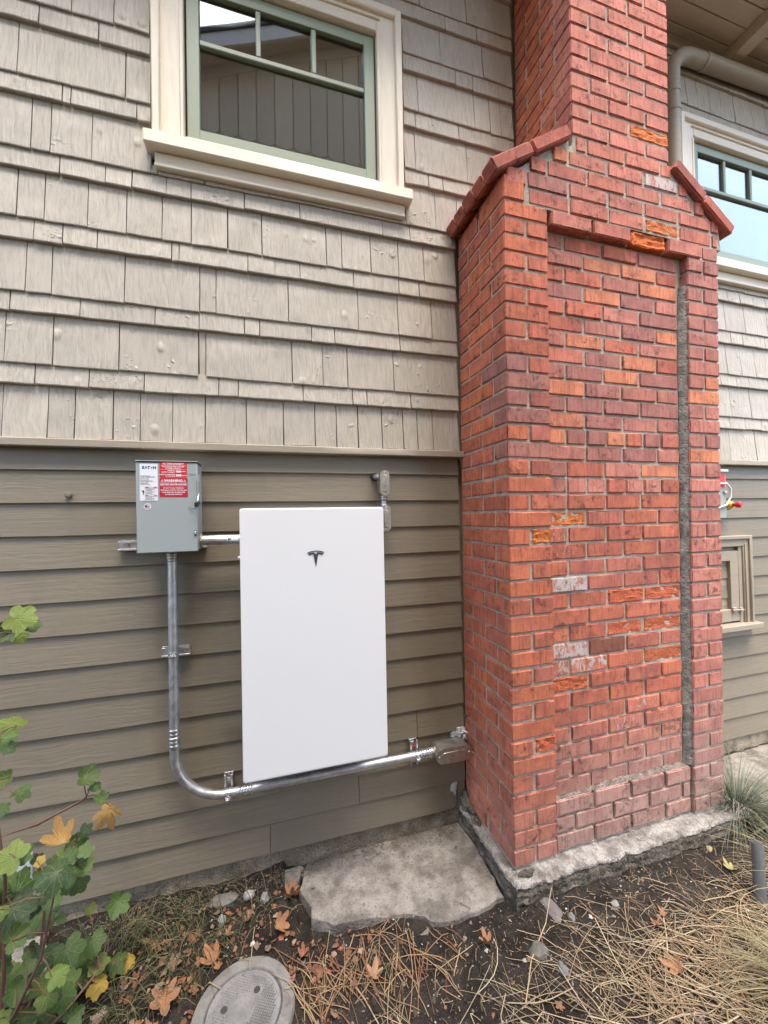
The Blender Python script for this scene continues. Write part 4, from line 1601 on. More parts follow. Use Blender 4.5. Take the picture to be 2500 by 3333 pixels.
nip = thing('conduit', (-.19, -.085, 1.5385), 'short fat steel conduit joining the switch box to the battery', 'conduit')
m = MB()
m.tube([(-.274, -.085, 1.5385), (-.075, -.085, 1.5385)], .0215, 24)
m.build('pipe', MAT['galv'], nip, smooth=40)
m = MB()
m.tube([(-.2725, -.085, 1.5385), (-.2665, -.085, 1.5385)], [.0285, .0275], 10)
m.build('locknut', MAT['brassy'], nip, smooth=30)
m = MB()
vv = []
for i in range(9):
    t = math.radians(20 + 55 * i / 8)
    for x in (-.168, -.122):
        vv.append((x, -.085 - .0218 * math.cos(t - .6), 1.5385 + .0218 * math.sin(t - .6)))
m.add(vv, [(i * 2, i * 2 + 1, i * 2 + 3, i * 2 + 2) for i in range(8)])
m.build('sticker', MAT['paper'], nip)
m = MB()
vt, ft = text_mesh('M', .014, -.158, 1.5405, -.1072, bold=.0006)
m.add(vt, ft)
m.build('lettering', MAT['blue'], nip)


# ------------------------------------------------------------------ conduit bodies
def conduit_body(c, L, W, y0, y1, vertical, label, plate=True):
    o = thing('junction_fitting', (c[0], y1, c[1]), label, 'conduit fitting')
    m = MB()
    shell(m, stadium(c[0], c[1], L, W, 10, vertical), y0 + .003, y1, .003)
    b = m.build('body', MAT['alu'], o, smooth=40)
    m = MB()
    shell(m, stadium(c[0], c[1], L + .003, W + .003, 10, vertical), y0 - .0005, y0 + .0035, .001)
    cv = m.build('cover', MAT['cover'], o, smooth=40)
    m = MB()
    shell(m, stadium(c[0], c[1], L * .72, W * .50, 10, vertical), y0 - .0042, y0, .0035)
    m.build('raised_panel', MAT['cover'], cv, smooth=40)
    for s in (-1, 1):
        p = (c[0], c[1] + s * (L / 2 - W * .20)) if vertical else (c[0] + s * (L / 2 - W * .20), c[1])
        m = MB()
        blob(m, (p[0], y0 - .0008, p[1]), W * .065, (1, .6, 1), 10, 0)
        m.build('screw', MAT['zinc'], cv, smooth=60)
    return o


lb1 = conduit_body((.547, 1.787), .124, .044, -.070, -.022, True, 'small grey conduit fitting with oval cover, the upper of two above the battery corner')
m = MB()
m.tube([(.538, -.030, 1.822), (.520, -.016, 1.824), (.516, .006, 1.824)], .0145, 16)
m.build('elbow', MAT['alu'], lb1, smooth=40)
m = MB()
m.prism([(.513 + .019 * math.cos(6.283 * i / 18), 1.824 + .019 * math.sin(6.283 * i / 18)) for i in range(18)], -.0052, .004)
m.build('wall_opening', MAT['black'], lb1)
ribbed((.547, -.045, 1.728), (.547, -.045, 1.704), [.0165, .0165], 'hub', MAT['alu'], lb1)
ribbed((.547, -.045, 1.703), (.549, -.045, 1.668), [.0140, .0140, .0165, .0150], 'nipple', MAT['galv'], lb1)
lb2 = conduit_body((.550, 1.6155), .124, .044, -.072, -.024, True, 'small grey conduit fitting half hidden behind the battery corner')
m = MB()
m.tube([(.552, -.024, 1.60), (.552, .0, 1.60)], .013, 12)
m.build('hub', MAT['alu'], lb2, smooth=40)
lb3 = conduit_body((.8695, .441), .190, .074, -.104, -.022, False, 'large oval conduit fitting low against the brick chimney')
m = MB()
m.tube([(.93, -.03, .441), (.93, .006, .441)], .026, 14)
m.build('hub', MAT['alu'], lb3, smooth=40)
ribbed((.761, CY, .443), (.800, CY, .443), [.026, .0265], 'hub', MAT['alu'], lb3)

# sealant
m = MB()
blob(m, (.955, -.014, .492), .026, (1.15, .7, 1), 18, .9, 3.3)
blob(m, (.930, -.012, .484), .020, (1.4, .6, .9), 16, .9, 8.1)
blob(m, (.968, -.02, .468), .022, (.8, .7, 1), 16, .9, 1.1)
m.build('sealant', MAT['putty'], smooth=60, label='lump of white sealant above the low conduit fitting', cat='sealant')
pa = thing('wall_patch', (.915, -.004, .20), 'pale filler patch low on the siding near the chimney', 'patch')
m = MB()
blob(m, (.912, -.001, .214), .024, (.75, .16, 1.15), 16, .8, 5.5)
blob(m, (.918, -.001, .192), .014, (.7, .22, 1.7), 12, .7, 2.2)
m.build('filler', MAT['putty'], pa, smooth=60)
m = MB()
m.tube([(.921, -.012, .195), (.923, -.014, .16), (.920, -.014, .125), (.900, -.012, .104), (.84, -.01, .097)], .0022, 6)
m.build('wire', MAT['dark'], pa, smooth=60)
m = MB()
m.tube([(-.775, -.002, 1.7355), (-.775, -.014, 1.7355), (-.775, -.0155, 1.7355)], [.0115, .0115, .008], 16)
m.tube([(-.775, -.0150, 1.7355), (-.775, -.0175, 1.7355)], [.0045, .004], 10)
m.build('bolt_cap', MAT['siding'], smooth=40, label='small round painted bolt cap on the siding left of the switch box', cat='bolt cap')
m = MB()
m.tube([(.011, -.082, -.09), (.011, -.082, .030), (.011, -.082, .043)], [.0085, .0085, .0078], 10)
m.tube([(.011, -.082, .020), (.011, -.082, .034)], .0115, 10)
m.tube([(.011, -.086, .04), (.008, -.082, .09), (.006, -.066, .11)], .0018, 6)
m.build('iron_stake', MAT['rust'], smooth=45, label='short rusty iron stake at the wall beside the broken slab', cat='stake')
box('wall_plate', (-1.05, -.012, .215, -.905, .004, .335), MAT['pale'], r=.003, label='pale grey plate low on the siding behind the shrub', cat='plate')

# upright pipe at the right
pp = thing('steel_pipe', (1.98, -.71, -.03), 'weathered open steel pipe standing upright in the dry grass', 'pipe')
m = MB()
A, B = Vector((1.978, -.712, .205)), Vector((1.905, -.765, -.16))
d = (A - B).normalized()
m.tube([B, A, A, A - d * .05], [.0212, .0212, .0185, .0182], 22, cap=False)
m.build('tube', MAT['pipe'], pp, smooth=40)
m = MB()
m.tube([A - d * .05, A - d * .052], .0183, 18)
m.build('rust_plug', MAT['rust'], pp)

# round valve box lid
lidz = .03
lid = thing('valve_box', (-.098, -.512, 0), 'round concrete valve box with a ridged lid set in the soil', 'valve box')
LX, LY = -.098, -.512


def lathe(prof, n=48):
    m = MB()
    v = [(LX + r * math.cos(6.28319 * i / n), LY + r * math.sin(6.28319 * i / n), z) for (r, z) in prof for i in range(n)]
    f = [(j * n + i, j * n + (i + 1) % n, (j + 1) * n + (i + 1) % n, (j + 1) * n + i) for j in range(len(prof) - 1) for i in range(n)]
    f.append(tuple((len(prof) - 1) * n + i for i in range(n)))
    m.add(v, f)
    return m


lathe([(.163, -.06), (.163, lidz - .010), (.159, lidz - .002), (.152, lidz), (.124, lidz), (.121, lidz - .005), (.119, lidz - .012), (.0, lidz - .0125)]).build('ring', MAT['lid'], lid, smooth=40)
lidp = lathe([(.1165, lidz - .012), (.1165, lidz - .003), (.113, lidz), (.105, lidz), (.104, lidz - .0015), (.0, lidz - .0014)]).build('lid', MAT['lidtop'], lid, smooth=40)
m = MB()
ang = math.radians(-28)
for i in range(-14, 15):
    for j in range(-14, 15):
        u, w = i * .0072, j * .0072
        if math.hypot(u, w) < .098 and math.hypot(u + .01, w) > .045:
            X_, Y_ = LX + u * math.cos(ang) - w * math.sin(ang), LY + u * math.sin(ang) + w * math.cos(ang)
            if math.hypot(X_ - LX - .04, Y_ - LY - .045) < .017 or math.hypot(X_ - LX + .062, Y_ - LY - .018) < .017:
                continue
            s = .0028
            m.add([(X_ - s, Y_ - s, lidz - .002), (X_ + s, Y_ - s, lidz - .002), (X_ + s, Y_ + s, lidz - .002), (X_ - s, Y_ + s, lidz - .002),
                   (X_ - s * .7, Y_ - s * .7, lidz + .0006), (X_ + s * .7, Y_ - s * .7, lidz + .0006), (X_ + s * .7, Y_ + s * .7, lidz + .0006), (X_ - s * .7, Y_ + s * .7, lidz + .0006)],
                  [(4, 5, 6, 7), (0, 1, 5, 4), (1, 2, 6, 5), (2, 3, 7, 6), (3, 0, 4, 7)])
m.build('tread_studs', MAT['lidtop'], lidp, kind='stuff')
for (u, w) in ((.04, .045), (-.062, .018)):
    m = MB()
    m.prism([(LX + u + .011 * math.cos(6.283 * i / 16), LY + w + .011 * math.sin(6.283 * i / 16)) for i in range(16)], lidz - .004, lidz - .0009, 'xy')
    m.build('finger_hole', MAT['emblem'], lidp)

# things on the wall right of the chimney
ts = thing('control_box', (2.74, -.03, 1.573), 'grey control box with a red sticker at the right edge of the chimney', 'control box')
box('enclosure', (2.60, -.050, 1.573, 2.893, -.004, 1.890), MAT['enamel'], ts, r=.004)
box('drip_hood', (2.598, -.062, 1.875, 2.902, -.004, 1.893), MAT['pale'], ts, r=.003)
box('sticker', (2.66, -.0515, 1.78, 2.882, -.0495, 1.868), MAT['red'], ts)
m = MB()
m.tube([(2.80, -.056, 1.80), (2.872, -.066, 1.80), (2.905, -.068, 1.765), (2.905, -.066, 1.71), (2.875, -.060, 1.66), (2.80, -.056, 1.64)], .006, 10)
m.build('cable', MAT['cable'], ts, smooth=60)
box('cable_clip', (2.862, -.062, 1.738, 2.885, -.050, 1.752), MAT['pale'], ts, r=.002)
es = thing('emergency_stop', (2.928, -.02, 1.625), 'red mushroom stop button on a yellow disc beside the grey control box', 'button')
box('base', (2.902, -.030, 1.628, 2.962, -.004, 1.692), MAT['black'], es, r=.003)
m = MB()
m.tube([(2.930, -.030, 1.660), (2.930, -.038, 1.660), (2.930, -.058, 1.660), (2.930, -.062, 1.660)], [.028, .029, .022, .018], 22)
m.build('collar', MAT['yellow'], es, smooth=40)
m = MB()
m.tube([(2.930, -.060, 1.660), (2.930, -.082, 1.660), (2.930, -.084, 1.660), (2.930, -.104, 1.660), (2.930, -.110, 1.660)], [.012, .012, .019, .019, .012], 22)
m.build('mushroom_head', MAT['estop'], es, smooth=40)

# painted drain pipe under the eave
dp = thing('drain_pipe', (2.505, -.06, 3.3), 'taupe painted drain pipe bending along under the eave', 'drain pipe')
DR = .043
m = MB()
m.tube([(2.505, -.062, 3.05), (2.505, -.062, 4.36)], DR * .98, 20)
m.build('pipe', MAT['trim'], dp, smooth=40)
arc = [(2.505, -.062, 4.33)]
for i in range(11):
    t = math.pi / 2 * i / 10
    arc.append((2.505 + .17 - .17 * math.cos(t), -.062, 4.40 + .165 * math.sin(t)))
arc.append((2.80, -.062, 4.575))
m = MB()
m.tube(arc, DR, 20)
m.build('elbow', MAT['trim'], dp, smooth=40)
m = MB()
m.tube([(2.79, -.062, 4.573), (3.9, -.062, 4.615)], DR * 1.06, 20)
m.build('pipe', MAT['trim'], dp, smooth=40)
for z in (4.16, 4.28):
    ribbed((2.505, -.062, z - .012), (2.505, -.062, z + .012), [DR + .003], 'joint', MAT['trim'], dp)
ribbed((2.775, -.062, 4.572), (2.80, -.062, 4.574), [DR + .005], 'joint', MAT['trim'], dp)


# ------------------------------------------------------------------ leaves
def leaf_mesh(name, lobes, teeth, mat, curl, fold, seed, depth=.34):
    r = random.Random(seed)
    n = 60
    ring = []
    for i in range(n):
        t = -math.pi + 6.28319 * i / n          # 0 = tip (+y), +-pi = base
        w = 0.0
        for (a, s, L) in lobes:
            d = abs((t - a + math.pi) % (2 * math.pi) - math.pi)
            w = max(w, L * max(0.0, 1 - (d / s) ** 1.6))
        rad = depth + w + teeth * abs(math.sin(t * 11 + seed)) * (.5 + w)
        if abs(abs(t) - math.pi) < .3:
            rad *= .45 + .55 * abs(abs(t) - math.pi) / .3
        ring.append((t, rad * r.uniform(.96, 1.04)))
    v = [(0, 0, 0)]
    for fr in (.5, 1.0):
        for (t, rad) in ring:
            x, y = math.sin(t) * rad * fr, math.cos(t) * rad * fr
            z = -fold * abs(x) + curl * (x * x + y * y) + .06 * noise.noise(Vector((x * 3.1, y * 3.1, seed))) * fr
            z += .025 * abs(math.sin(t * 2.5)) * fr
            v.append((x, y, z))
    f = [(0, 1 + (i + 1) % n, 1 + i) for i in range(n)]
    f += [(1 + i, 1 + (i + 1) % n, 1 + n + (i + 1) % n, 1 + n + i) for i in range(n)]
    me = bpy.data.meshes.new(name)
    me.from_pydata([(a * .5, b * .5, c * .5) for a, b, c in v], [], [tuple(reversed(q)) for q in f])
    me.polygons.foreach_set('use_smooth', [True] * len(me.polygons))
    me.materials.append(mat)
    me.update()
    return me


L3 = [(0, .80, .40), (1.08, .66, .34), (-1.08, .66, .34), (2.15, .6, .24), (-2.15, .6, .24)]
LM = [(0, .60, .60), (.98, .55, .54), (-.98, .55, .54), (1.98, .5, .34), (-1.98, .5, .34)]
green_leaves = [leaf_mesh('shrub_leaf', L3, .095, MAT['leaf'], c, f_, s, .54) for (c, f_, s) in ((.15, .22, 1), (-.30, .40, 2), (.45, -.25, 3), (-.2, .6, 4))]
curled = [leaf_mesh('curled_leaf', LM, .05, MAT['dryleaf'], c, f_, s, .40) for (c, f_, s) in ((.75, .55, 5), (-.7, .9, 6), (1.0, .2, 7), (.45, -.8, 8))]

LEAVES = [(-.692, -.513, 1.351, .088), (-.76, -.428, 1.293, .068), (-.681, -.476, 1.314, .054), (-.741, -.411, 1.281, .05), (-.76, -.405, 1.006, .081), (-.702, -.562, 1.035, .056), (-.681, -.576, 1.012, .039), (-.807, -.346, .815, .052), (-.695, -.507, .852, .053), (-.732, -.514, .816, .04), (-.608, -.319, .758, .076), (-.576, -.318, .73, .042), (-.543, -.36, .7, .047), (-.558, -.267, .605, .094), (-.748, -.434, .621, .094), (-.65, -.372, .594, .101), (-.582, -.372, .558, .054), (-.624, -.303, .49, .057), (-.589, -.496, .625, .055), (-.582, -.571, .647, .093), (-.632, -.338, .462, .074), (-.623, -.287, .445, .064), (-.637, -.287, .392, .07), (-.665, -.322, .418, .055), (-.667, -.469, .619, .033), (-.781, -.356, .463, .111), (-.738, -.456, .485, .109), (-.731, -.318, .337, .103), (-.668, -.334, .327, .04), (-.713, -.553, .569, .041), (-.694, -.542, .472, .067), (-.535, -.254, .264, .083), (-.603, -.299, .302, .038), (-.59, -.314, .205, .075), (-.598, -.472, .339, .089), (-.578, -.304, .116, .07), (-.686, -.416, .293, .08), (-.522, -.291, .09, .071), (-.501, -.269, .066, .059), (-.637, -.293, .068, .082), (-.58, -.534, .267, .069), (-.701, -.339, .028, .06), (-.655, -.262, .03, .064), (-.707, -.421, .121, .051), (-.749, -.38, .168, .052), (-.568, -.521, .186, .059), (-.82, -.347, .23, .07), (-.567, -.343, .087, .068), (-.587, -.562, .362, .062), (-.636, -.251, .105, .058), (-.612, -.555, .302, .062), (-.813, -.356, .3, .064), (-.698, -.465, .316, .044)]
YEL = {13: 'dry', 15: 'dry', 14: 'lime', 38: 'yel', 24: 'yel', 47: 'yel', 3: 'lime', 0: 'lime', 4: 'lime', 32: 'yg'}
rl = random.Random(8)
shrub = thing('shrub', (-.80, -.42, 0), 'leafy lobed shrub with yellowing leaves at the left edge', 'shrub')
stems = [[(-.80, -.42, -.02), (-.79, -.40, .25), (-.78, -.41, .55), (-.80, -.44, .9), (-.79, -.46, 1.28)],
         [(-.78, -.40, -.02), (-.73, -.38, .14), (-.715, -.36, .26), (-.70, -.36, .42), (-.66, -.34, .52)],
         [(-.80, -.40, .30), (-.85, -.32, .618), (-.743, -.31, .630), (-.689, -.31, .652), (-.618, -.31, .680), (-.606, -.31, .690)],
         [(-.77, -.41, .0), (-.70, -.44, .06), (-.62, -.40, .10), (-.56, -.34, .13)],
         [(-.78, -.43, .1), (-.70, -.52, .25), (-.63, -.54, .40), (-.60, -.54, .56)]]
sm = MB()
for s in stems:
    K = len(s)
    sm.tube(s, [.0055 * (1 - .7 * i / (K - 1)) + .001 for i in range(K)], 7)
dense = [Vector(s[i]).lerp(Vector(s[i + 1]), t / 5) for s in stems for i in range(len(s) - 1) for t in range(6)]
for i, (x, y, z, w) in enumerate(LEAVES + [(rl.uniform(-.95, -.62), rl.uniform(-.5, -.2), rl.uniform(.02, .55), rl.uniform(.035, .07)) for _ in range(60)]):
    kind = YEL.get(i, '')
    me = curled[i % 4] if kind == 'dry' else green_leaves[rl.randrange(4)]
    o = link('leaf', me, shrub)
    P_ = Vector((x, y, z))
    tocam = (CAM - P_).normalized()
    up = Vector((rl.uniform(-.7, .7), rl.uniform(-.5, .5), rl.uniform(-1.0, .25))).normalized()
    nrm = (tocam * 1.0 + Vector((rl.uniform(-.5, .5), rl.uniform(-.4, .4), rl.uniform(0, .9)))).normalized()
    xax = up.cross(nrm).normalized()
    yax = nrm.cross(xax)
    Mt = Matrix((xax, yax, nrm)).transposed().to_4x4()
    sc = w * 1.10
    o.matrix_basis = Matrix.Translation(P_) @ Mt @ Matrix.Scale(sc, 4)
    base = P_ - yax * sc * .12
    q = min(dense, key=lambda s: (s - base).length)
    if (q - base).length < .3:
        mid = (q + base) / 2 + Vector((0, 0, .012))
        sm.tube([q, mid, base, P_], [.0017, .0014, .0012, .0008], 5)
    g = rl.uniform(.75, 1.15)
    c = (.085 * g, .155 * g, .036 * g, 1)
    if rl.random() < .3:
        c = (.050 * g, .100 * g, .034 * g, 1)
    if rl.random() < .25:
        c = (.150 * g, .225 * g, .045 * g, 1)
    if kind == 'lime':
        c = (.20, .27, .045, 1)
    elif kind in ('yel',):
        c = (.48, .32, .05, 1)
    elif kind == 'yg':
        c = (.16, .18, .03, 1)
    elif kind == 'dry':
        c = (.40, .22, .065, 1)
    o.color = c
sm.build('stem', MAT['stem'], shrub, smooth=60)

# fallen leaves
FALL = [((-.358, -.395), .105, (.42, .20, .105), 'large tan maple leaf with dark veins lying left of the valve box'),
        ((-.212, -.315), .085, (.38, .16, .075), 'upright orange brown maple leaf behind the valve box'),
        ((-.551, -.375), .060, (.42, .31, .235), 'pale folded dead leaf at the bottom left corner'),
        ((.014, -.272), .080, (.36, .165, .075), 'curled brown leaf standing near the broken slab end'),
        ((.070, -.150), .085, (.34, .13, .060), 'rust brown leaf leaning beside the iron stake'),
        ((.327, -.545), .075, (.44, .23, .13), 'crinkled tan leaf alone on the dark soil in front of the slab'),
        ((1.367, -.822), .085, (.40, .185, .085), 'brown leaf lying on the straw at the lower right'),
        ((1.96, -.62), .060, (.42, .38, .14), 'pale yellow leaf beside the upright pipe'),
        ((1.97, -.53), .060, (.42, .39, .19), 'pale yellow leaf in front of the grass tuft'),
        ((-.176, -.234), .050, (.45, .16, .085), 'small orange leaf by the wall above the valve box')]
MORE = [(-.359, -.269), (-.263, -.382), (-.43, -.175), (-.475, -.194), (-.496, -.304), (-.222, -.26), (-.407, -.219), (-.634, -.097), (-.472, -.288), (-.174, -.238), (-.194, -.33), (.187, -.598), (1.436, -.694), (1.50, -.671), (.896, -.789), (.764, -.573), (-.32, -.33), (-.54, -.24), (-.38, -.46), (-.30, -.20), (-.10, -.20), (.10, -.40), (.06, -.44), (.15, -.48)]
for i, (xy, w, c, lab) in enumerate(FALL + [(q, rl.uniform(.035, .065), None, None) for q in MORE]):
    o = link('fallen_leaf', curled[rl.randrange(4)] if rl.random() < .8 else green_leaves[1])
    if o.data.materials[0] != MAT['dryleaf']:
        o.data = curled[0]
    if c is None:
        g = rl.uniform(.7, 1.1)
        c = rl.choice([(.36 * g, .15 * g, .08 * g), (.30 * g, .13 * g, .07 * g), (.40 * g, .24 * g, .15 * g), (.42 * g, .13 * g, .07 * g)])
    o.color = (c[0], c[1], c[2], 1)
    z = gz(*xy) + w * .16
    o.matrix_basis = Matrix.Translation((xy[0], xy[1], z)) @ Matrix.Rotation(rl.uniform(0, 6.28), 4, 'Z') @ Matrix.Rotation(rl.uniform(-.5, .5) - .2, 4, 'X') @ Matrix.Rotation(rl.uniform(-.4, .4), 4, 'Y') @ Matrix.Scale(w * 1.02, 4)
    if lab:
        tag(o, lab, 'leaf', 'fallen leaves')
    else:
        if xy[0] > 1.0:
            zone = 'small dead leaf lying in the dry straw before the chimney footing'
        elif xy[0] > .5:
            zone = 'small dead leaf on bare soil before the slab and the footing corner'
        elif xy[0] > .0:
            zone = 'small dead leaf among the reddish stalks right of the valve box'
        elif xy[0] > -.25:
            zone = 'small dead leaf in the litter between the wall and the valve box'
        elif xy[1] < -.3:
            zone = 'small dead leaf beside the left rim of the valve box'
        elif xy[0] > -.45:
            zone = 'small dead leaf in the low grass behind the valve box'
        else:
            zone = 'small dead leaf on the soil under the edge of the shrub'
        tag(o, zone, 'leaf', 'small fallen leaves')

# stones
STONES = [((1.073, -.526), .055, (.15, .13, .12), 'flat dark stone chip by the front of the chimney footing', (.6, 1.1, .22)),
          ((.937, -.634), .034, (.13, .12, .105), 'knobbly pale stone on the soil in front of the footing corner', (1.2, .9, .7)),
          ((.979, -.709), .022, (.19, .19, .19), 'small bluish white stone among the straw', (.8, 1, .8)),
          ((1.333, -.597), .018, (.24, .235, .22), 'small white stone on bare soil before the footing', (1, .8, .7)),
          ((1.126, -.589), .015, (.20, .18, .16), 'small rounded grey pebble before the footing', (1, 1, .8)),
          ((-.201, -.084), .040, (.16, .15, .135), 'flat grey stone at the foot of the wall', (1.5, .8, .5)),
          ((-.036, -.132), .024, (.27, .265, .25), 'white angular stone left of the iron stake', (.7, .8, 1.1)),
          ((-.101, -.086), .020, (.42, .41, .40), 'small grey stone between the flat stone and the stake', (1.2, .9, .8)),
          ((-.20, -.17), .020, (.33, .325, .31), 'pale stone in the grass below the flat stone', (.7, 1, 1))]
for i, (xy, r, c, lab, sc) in enumerate(STONES):
    m = MB()
    blob(m, (xy[0], xy[1], gz(*xy) + r * .25 * sc[2]), r, sc, 12, .38, i * 2.3 + 4)
    m.build('stone', MAT['stone'], smooth=28, color=c + (1,), label=lab, cat='stone', group='loose stones')


# ------------------------------------------------------------------ litter that nobody could count
class SB(MB):
    def __init__(s):
        super().__init__()
        s.col = []

    def strand(s, pts, w, c, c2=None):
        """thin three-sided blade along pts"""
        K = len(pts)
        o = len(s.v)
        for i, p in enumerate(pts):
            t = (pts[min(i + 1, K - 1)] - pts[max(i - 1, 0)]).normalized()
            a = t.cross(Vector((0, 0, 1)))
            if a.length < 1e-4:
                a = Vector((1, 0, 0))
            a.normalize()
            b = t.cross(a)
            ww = w * (1 - .75 * i / (K - 1)) if c2 else w
            for (u, q) in ((-1, 0), (1, 0), (0, .7)):
                s.v.append(p + a * u * ww * .5 + b * q * ww * -.5)
                f = i / (K - 1)
                cc = rgb_mix(c, c2, f) if c2 else c
                s.col.append(cc + (1.0,) if len(cc) == 3 else cc)
        for i in range(K - 1):
            for k in range(3):
                s.f.append((o + i * 3 + k, o + i * 3 + (k + 1) % 3, o + (i + 1) * 3 + (k + 1) % 3, o + (i + 1) * 3 + k))

    def chip(s, p, r, c, flat=.35, rnd=RN):
        o = len(s.v)
        R_ = Matrix.Rotation(rnd.uniform(0, 6.28), 3, 'Z') @ Matrix.Rotation(rnd.uniform(-.6, .6), 3, 'X')
        n = 6
        cr = rnd.uniform(-.5, .5) if flat < .3 else 0
        for i in range(n):
            t = 6.28319 * i / n + rnd.uniform(-.3, .3)
            q = rnd.uniform(.45, 1.25)
            s.v.append(Vector(p) + R_ @ (Vector((math.cos(t) * q, math.sin(t) * q * .8, cr * math.cos(t) ** 2)) * r))
        s.v.append(Vector(p) + R_ @ Vector((0, 0, flat * r)))
        s.v.append(Vector(p) + R_ @ Vector((0, 0, -flat * r)))
        s.col += [tuple(c) + (1.0,)] * (n + 2)
        for i in range(n):
            s.f.append((o + i, o + (i + 1) % n, o + n))
            s.f.append((o + (i + 1) % n, o + i, o + n + 1))

    def done(s, name, mat, label, cat, **kw):
        o = s.build(name, mat, kind='stuff', label=label, cat=cat, **kw)
        ca = o.data.color_attributes.new('col', 'FLOAT_COLOR', 'POINT')
        ca.data.foreach_set('color', [q for c in s.col for q in c])
        return o


rs = random.Random(77)


def on_slab(x, y):
    return .1 < x < .95 and y > -.45 - .0 + (.10 if x < .5 else 0)


def blocked(x, y):
    return (x > .93 and y > -.505 and x < 2.35) or math.hypot(x - LX, y - LY) < .17 or y > .0


def lay(x, y, L, ang, lift, bend, seg=5):
    pts = []
    for i in range(seg + 1):
        t = i / seg - .5
        a = ang + bend * t
        px_, py_ = x + math.cos(a) * L * t, y + math.sin(a) * L * t
        base = gz(px_, py_)
        if on_slab(px_, py_):
            base = .026
        if .93 < px_ < 2.34 and py_ > -.505:
            base = .118
        if math.hypot(px_ - LX, py_ - LY) < .165:
            base = lidz + .003
        pts.append(Vector((px_, py_, base + .003 + lift * (1 - 4 * t * t))))
    return pts


straw = SB()


def clear(pts):
    return all(not blocked(p.x, p.y) and not on_slab(p.x, p.y) for p in pts)


for i in range(860):
    if i < 620:
        x, y = rs.gauss(1.55, .38), rs.gauss(-.90, .14)
    elif i < 860:
        x, y = rs.uniform(.3, 2.3), rs.uniform(-1.1, -.62)
    else:
        x, y = rs.gauss(2.0, .25), rs.gauss(-.62, .10)
    if not (.2 < x < 2.6) or (y > -.52 and x < 2.3) or blocked(x, y):
        continue
    L = rs.uniform(.06, .30) if i % 3 else rs.uniform(.2, .42)
    ang = rs.gauss(2.5, .55) if rs.random() < .6 else rs.uniform(0, 3.14)
    g = rs.uniform(.55, .95)
    c = rs.choice([(.52 * g, .395 * g, .225 * g), (.47 * g, .34 * g, .20 * g), (.38 * g, .265 * g, .16 * g), (.60 * g, .49 * g, .32 * g)])
    q = lay(x, y, L, ang, rs.uniform(.001, .014), rs.uniform(-.2, .2) if rs.random() < .85 else rs.uniform(-1.3, 1.3))
    if rs.random() < .3:                    # snapped stalk
        kk = rs.randrange(1, 5)
        ka = rs.uniform(-1.2, 1.2)
        for t in range(kk + 1, 6):
            dv = q[t] - q[kk]
            q[t] = q[kk] + Vector((dv.x * math.cos(ka) - dv.y * math.sin(ka), dv.x * math.sin(ka) + dv.y * math.cos(ka), dv.z))
    if clear(q):
        straw.strand(q, rs.choice([.0009, .0012, .0016, .0022, .0034]) * rs.uniform(.8, 1.2), c)
for i in range(260):                        # reddish needles and stalks before the slab
    x, y = rs.gauss(.22, .22), rs.gauss(-.50, .09)
    if blocked(x, y) or on_slab(x, y) and rs.random() < .9:
        continue
    g = rs.uniform(.7, 1.1)
    c = rs.choice([(.24 * g, .115 * g, .06 * g), (.30 * g, .18 * g, .095 * g), (.36 * g, .27 * g, .15 * g)])
    straw.strand(lay(x, y, rs.uniform(.04, .20), rs.gauss(1.9, .7), rs.uniform(.001, .012), rs.uniform(-.15, .15)), rs.uniform(.0012, .0036), c)
for i in range(2600):                       # short broken bits, matted under the stalks
    x, y = (rs.gauss(1.55, .42), rs.gauss(-.88, .16)) if i % 3 else (rs.uniform(.1, 2.3), rs.uniform(-1.05, -.5))
    if blocked(x, y) or on_slab(x, y):
        continue
    g = rs.uniform(.35, .85)
    c = rs.choice([(.46 * g, .36 * g, .20 * g), (.36 * g, .25 * g, .14 * g), (.24 * g, .16 * g, .10 * g)])
    straw.strand(lay(x, y, rs.uniform(.008, .045), rs.uniform(0, 3.14), .001, rs.uniform(-.3, .3), 2), rs.uniform(.0010, .0030), c)
straw.done('dry_straw', MAT['strand'], 'dry straw and grass stalks scattered over the soil', 'straw')

chips = SB()
for i in range(9000):
    x, y = rs.uniform(-1.1, 2.4), rs.uniform(-1.05, -.0)
    if blocked(x, y) or (on_slab(x, y) and rs.random() < .985):
        continue
    r = rs.uniform(.0015, .0055) if rs.random() < .9 else rs.uniform(.006, .011)
    t = rs.random()
    g = rs.uniform(.5, 1.2)
    if t < .50:
        c = (.075 * g, .062 * g, .050 * g)
    elif t < .72:
        c = (.20 * g, .17 * g, .14 * g)
    elif t < .90 and x < .35:
        c = (.34 * g, .12 * g, .065 * g)
    elif t < .90:
        c = (.22 * g, .12 * g, .07 * g)
    else:
        c = (.42 * g, .40 * g, .37 * g)
    chips.chip((x, y, (gz(x, y) if not on_slab(x, y) else .026) + r * .3), r, c, .5, rs)
for i in range(380):                        # leaf crumbs, thick between shrub and slab
    x, y = rs.gauss(-.15, .30), rs.gauss(-.32, .13)
    if blocked(x, y) or on_slab(x, y):
        continue
    g = rs.uniform(.6, 1.1)
    c = rs.choice([(.30 * g, .115 * g, .06 * g), (.25 * g, .125 * g, .07 * g), (.19 * g, .085 * g, .05 * g), (.30 * g, .20 * g, .135 * g)])
    chips.chip((x, y, gz(x, y) + .006), rs.uniform(.004, .017), c, .18, rs)
for i in range(1500):                       # grit along the wall foot
    x, y = rs.uniform(-.7, .95), rs.uniform(-.05, .0) - abs(rs.gauss(0, .03))
    g = rs.uniform(.5, 1.2)
    c = (.20 * g, .16 * g, .11 * g)
    chips.chip((x, y, (.027 if x > .12 else gz(x, y)) + .001), rs.uniform(.0012, .0045), c, .6, rs)
chips.done('soil_litter', MAT['chip'], 'crumbs of soil, grit and leaf on the ground', 'litter')

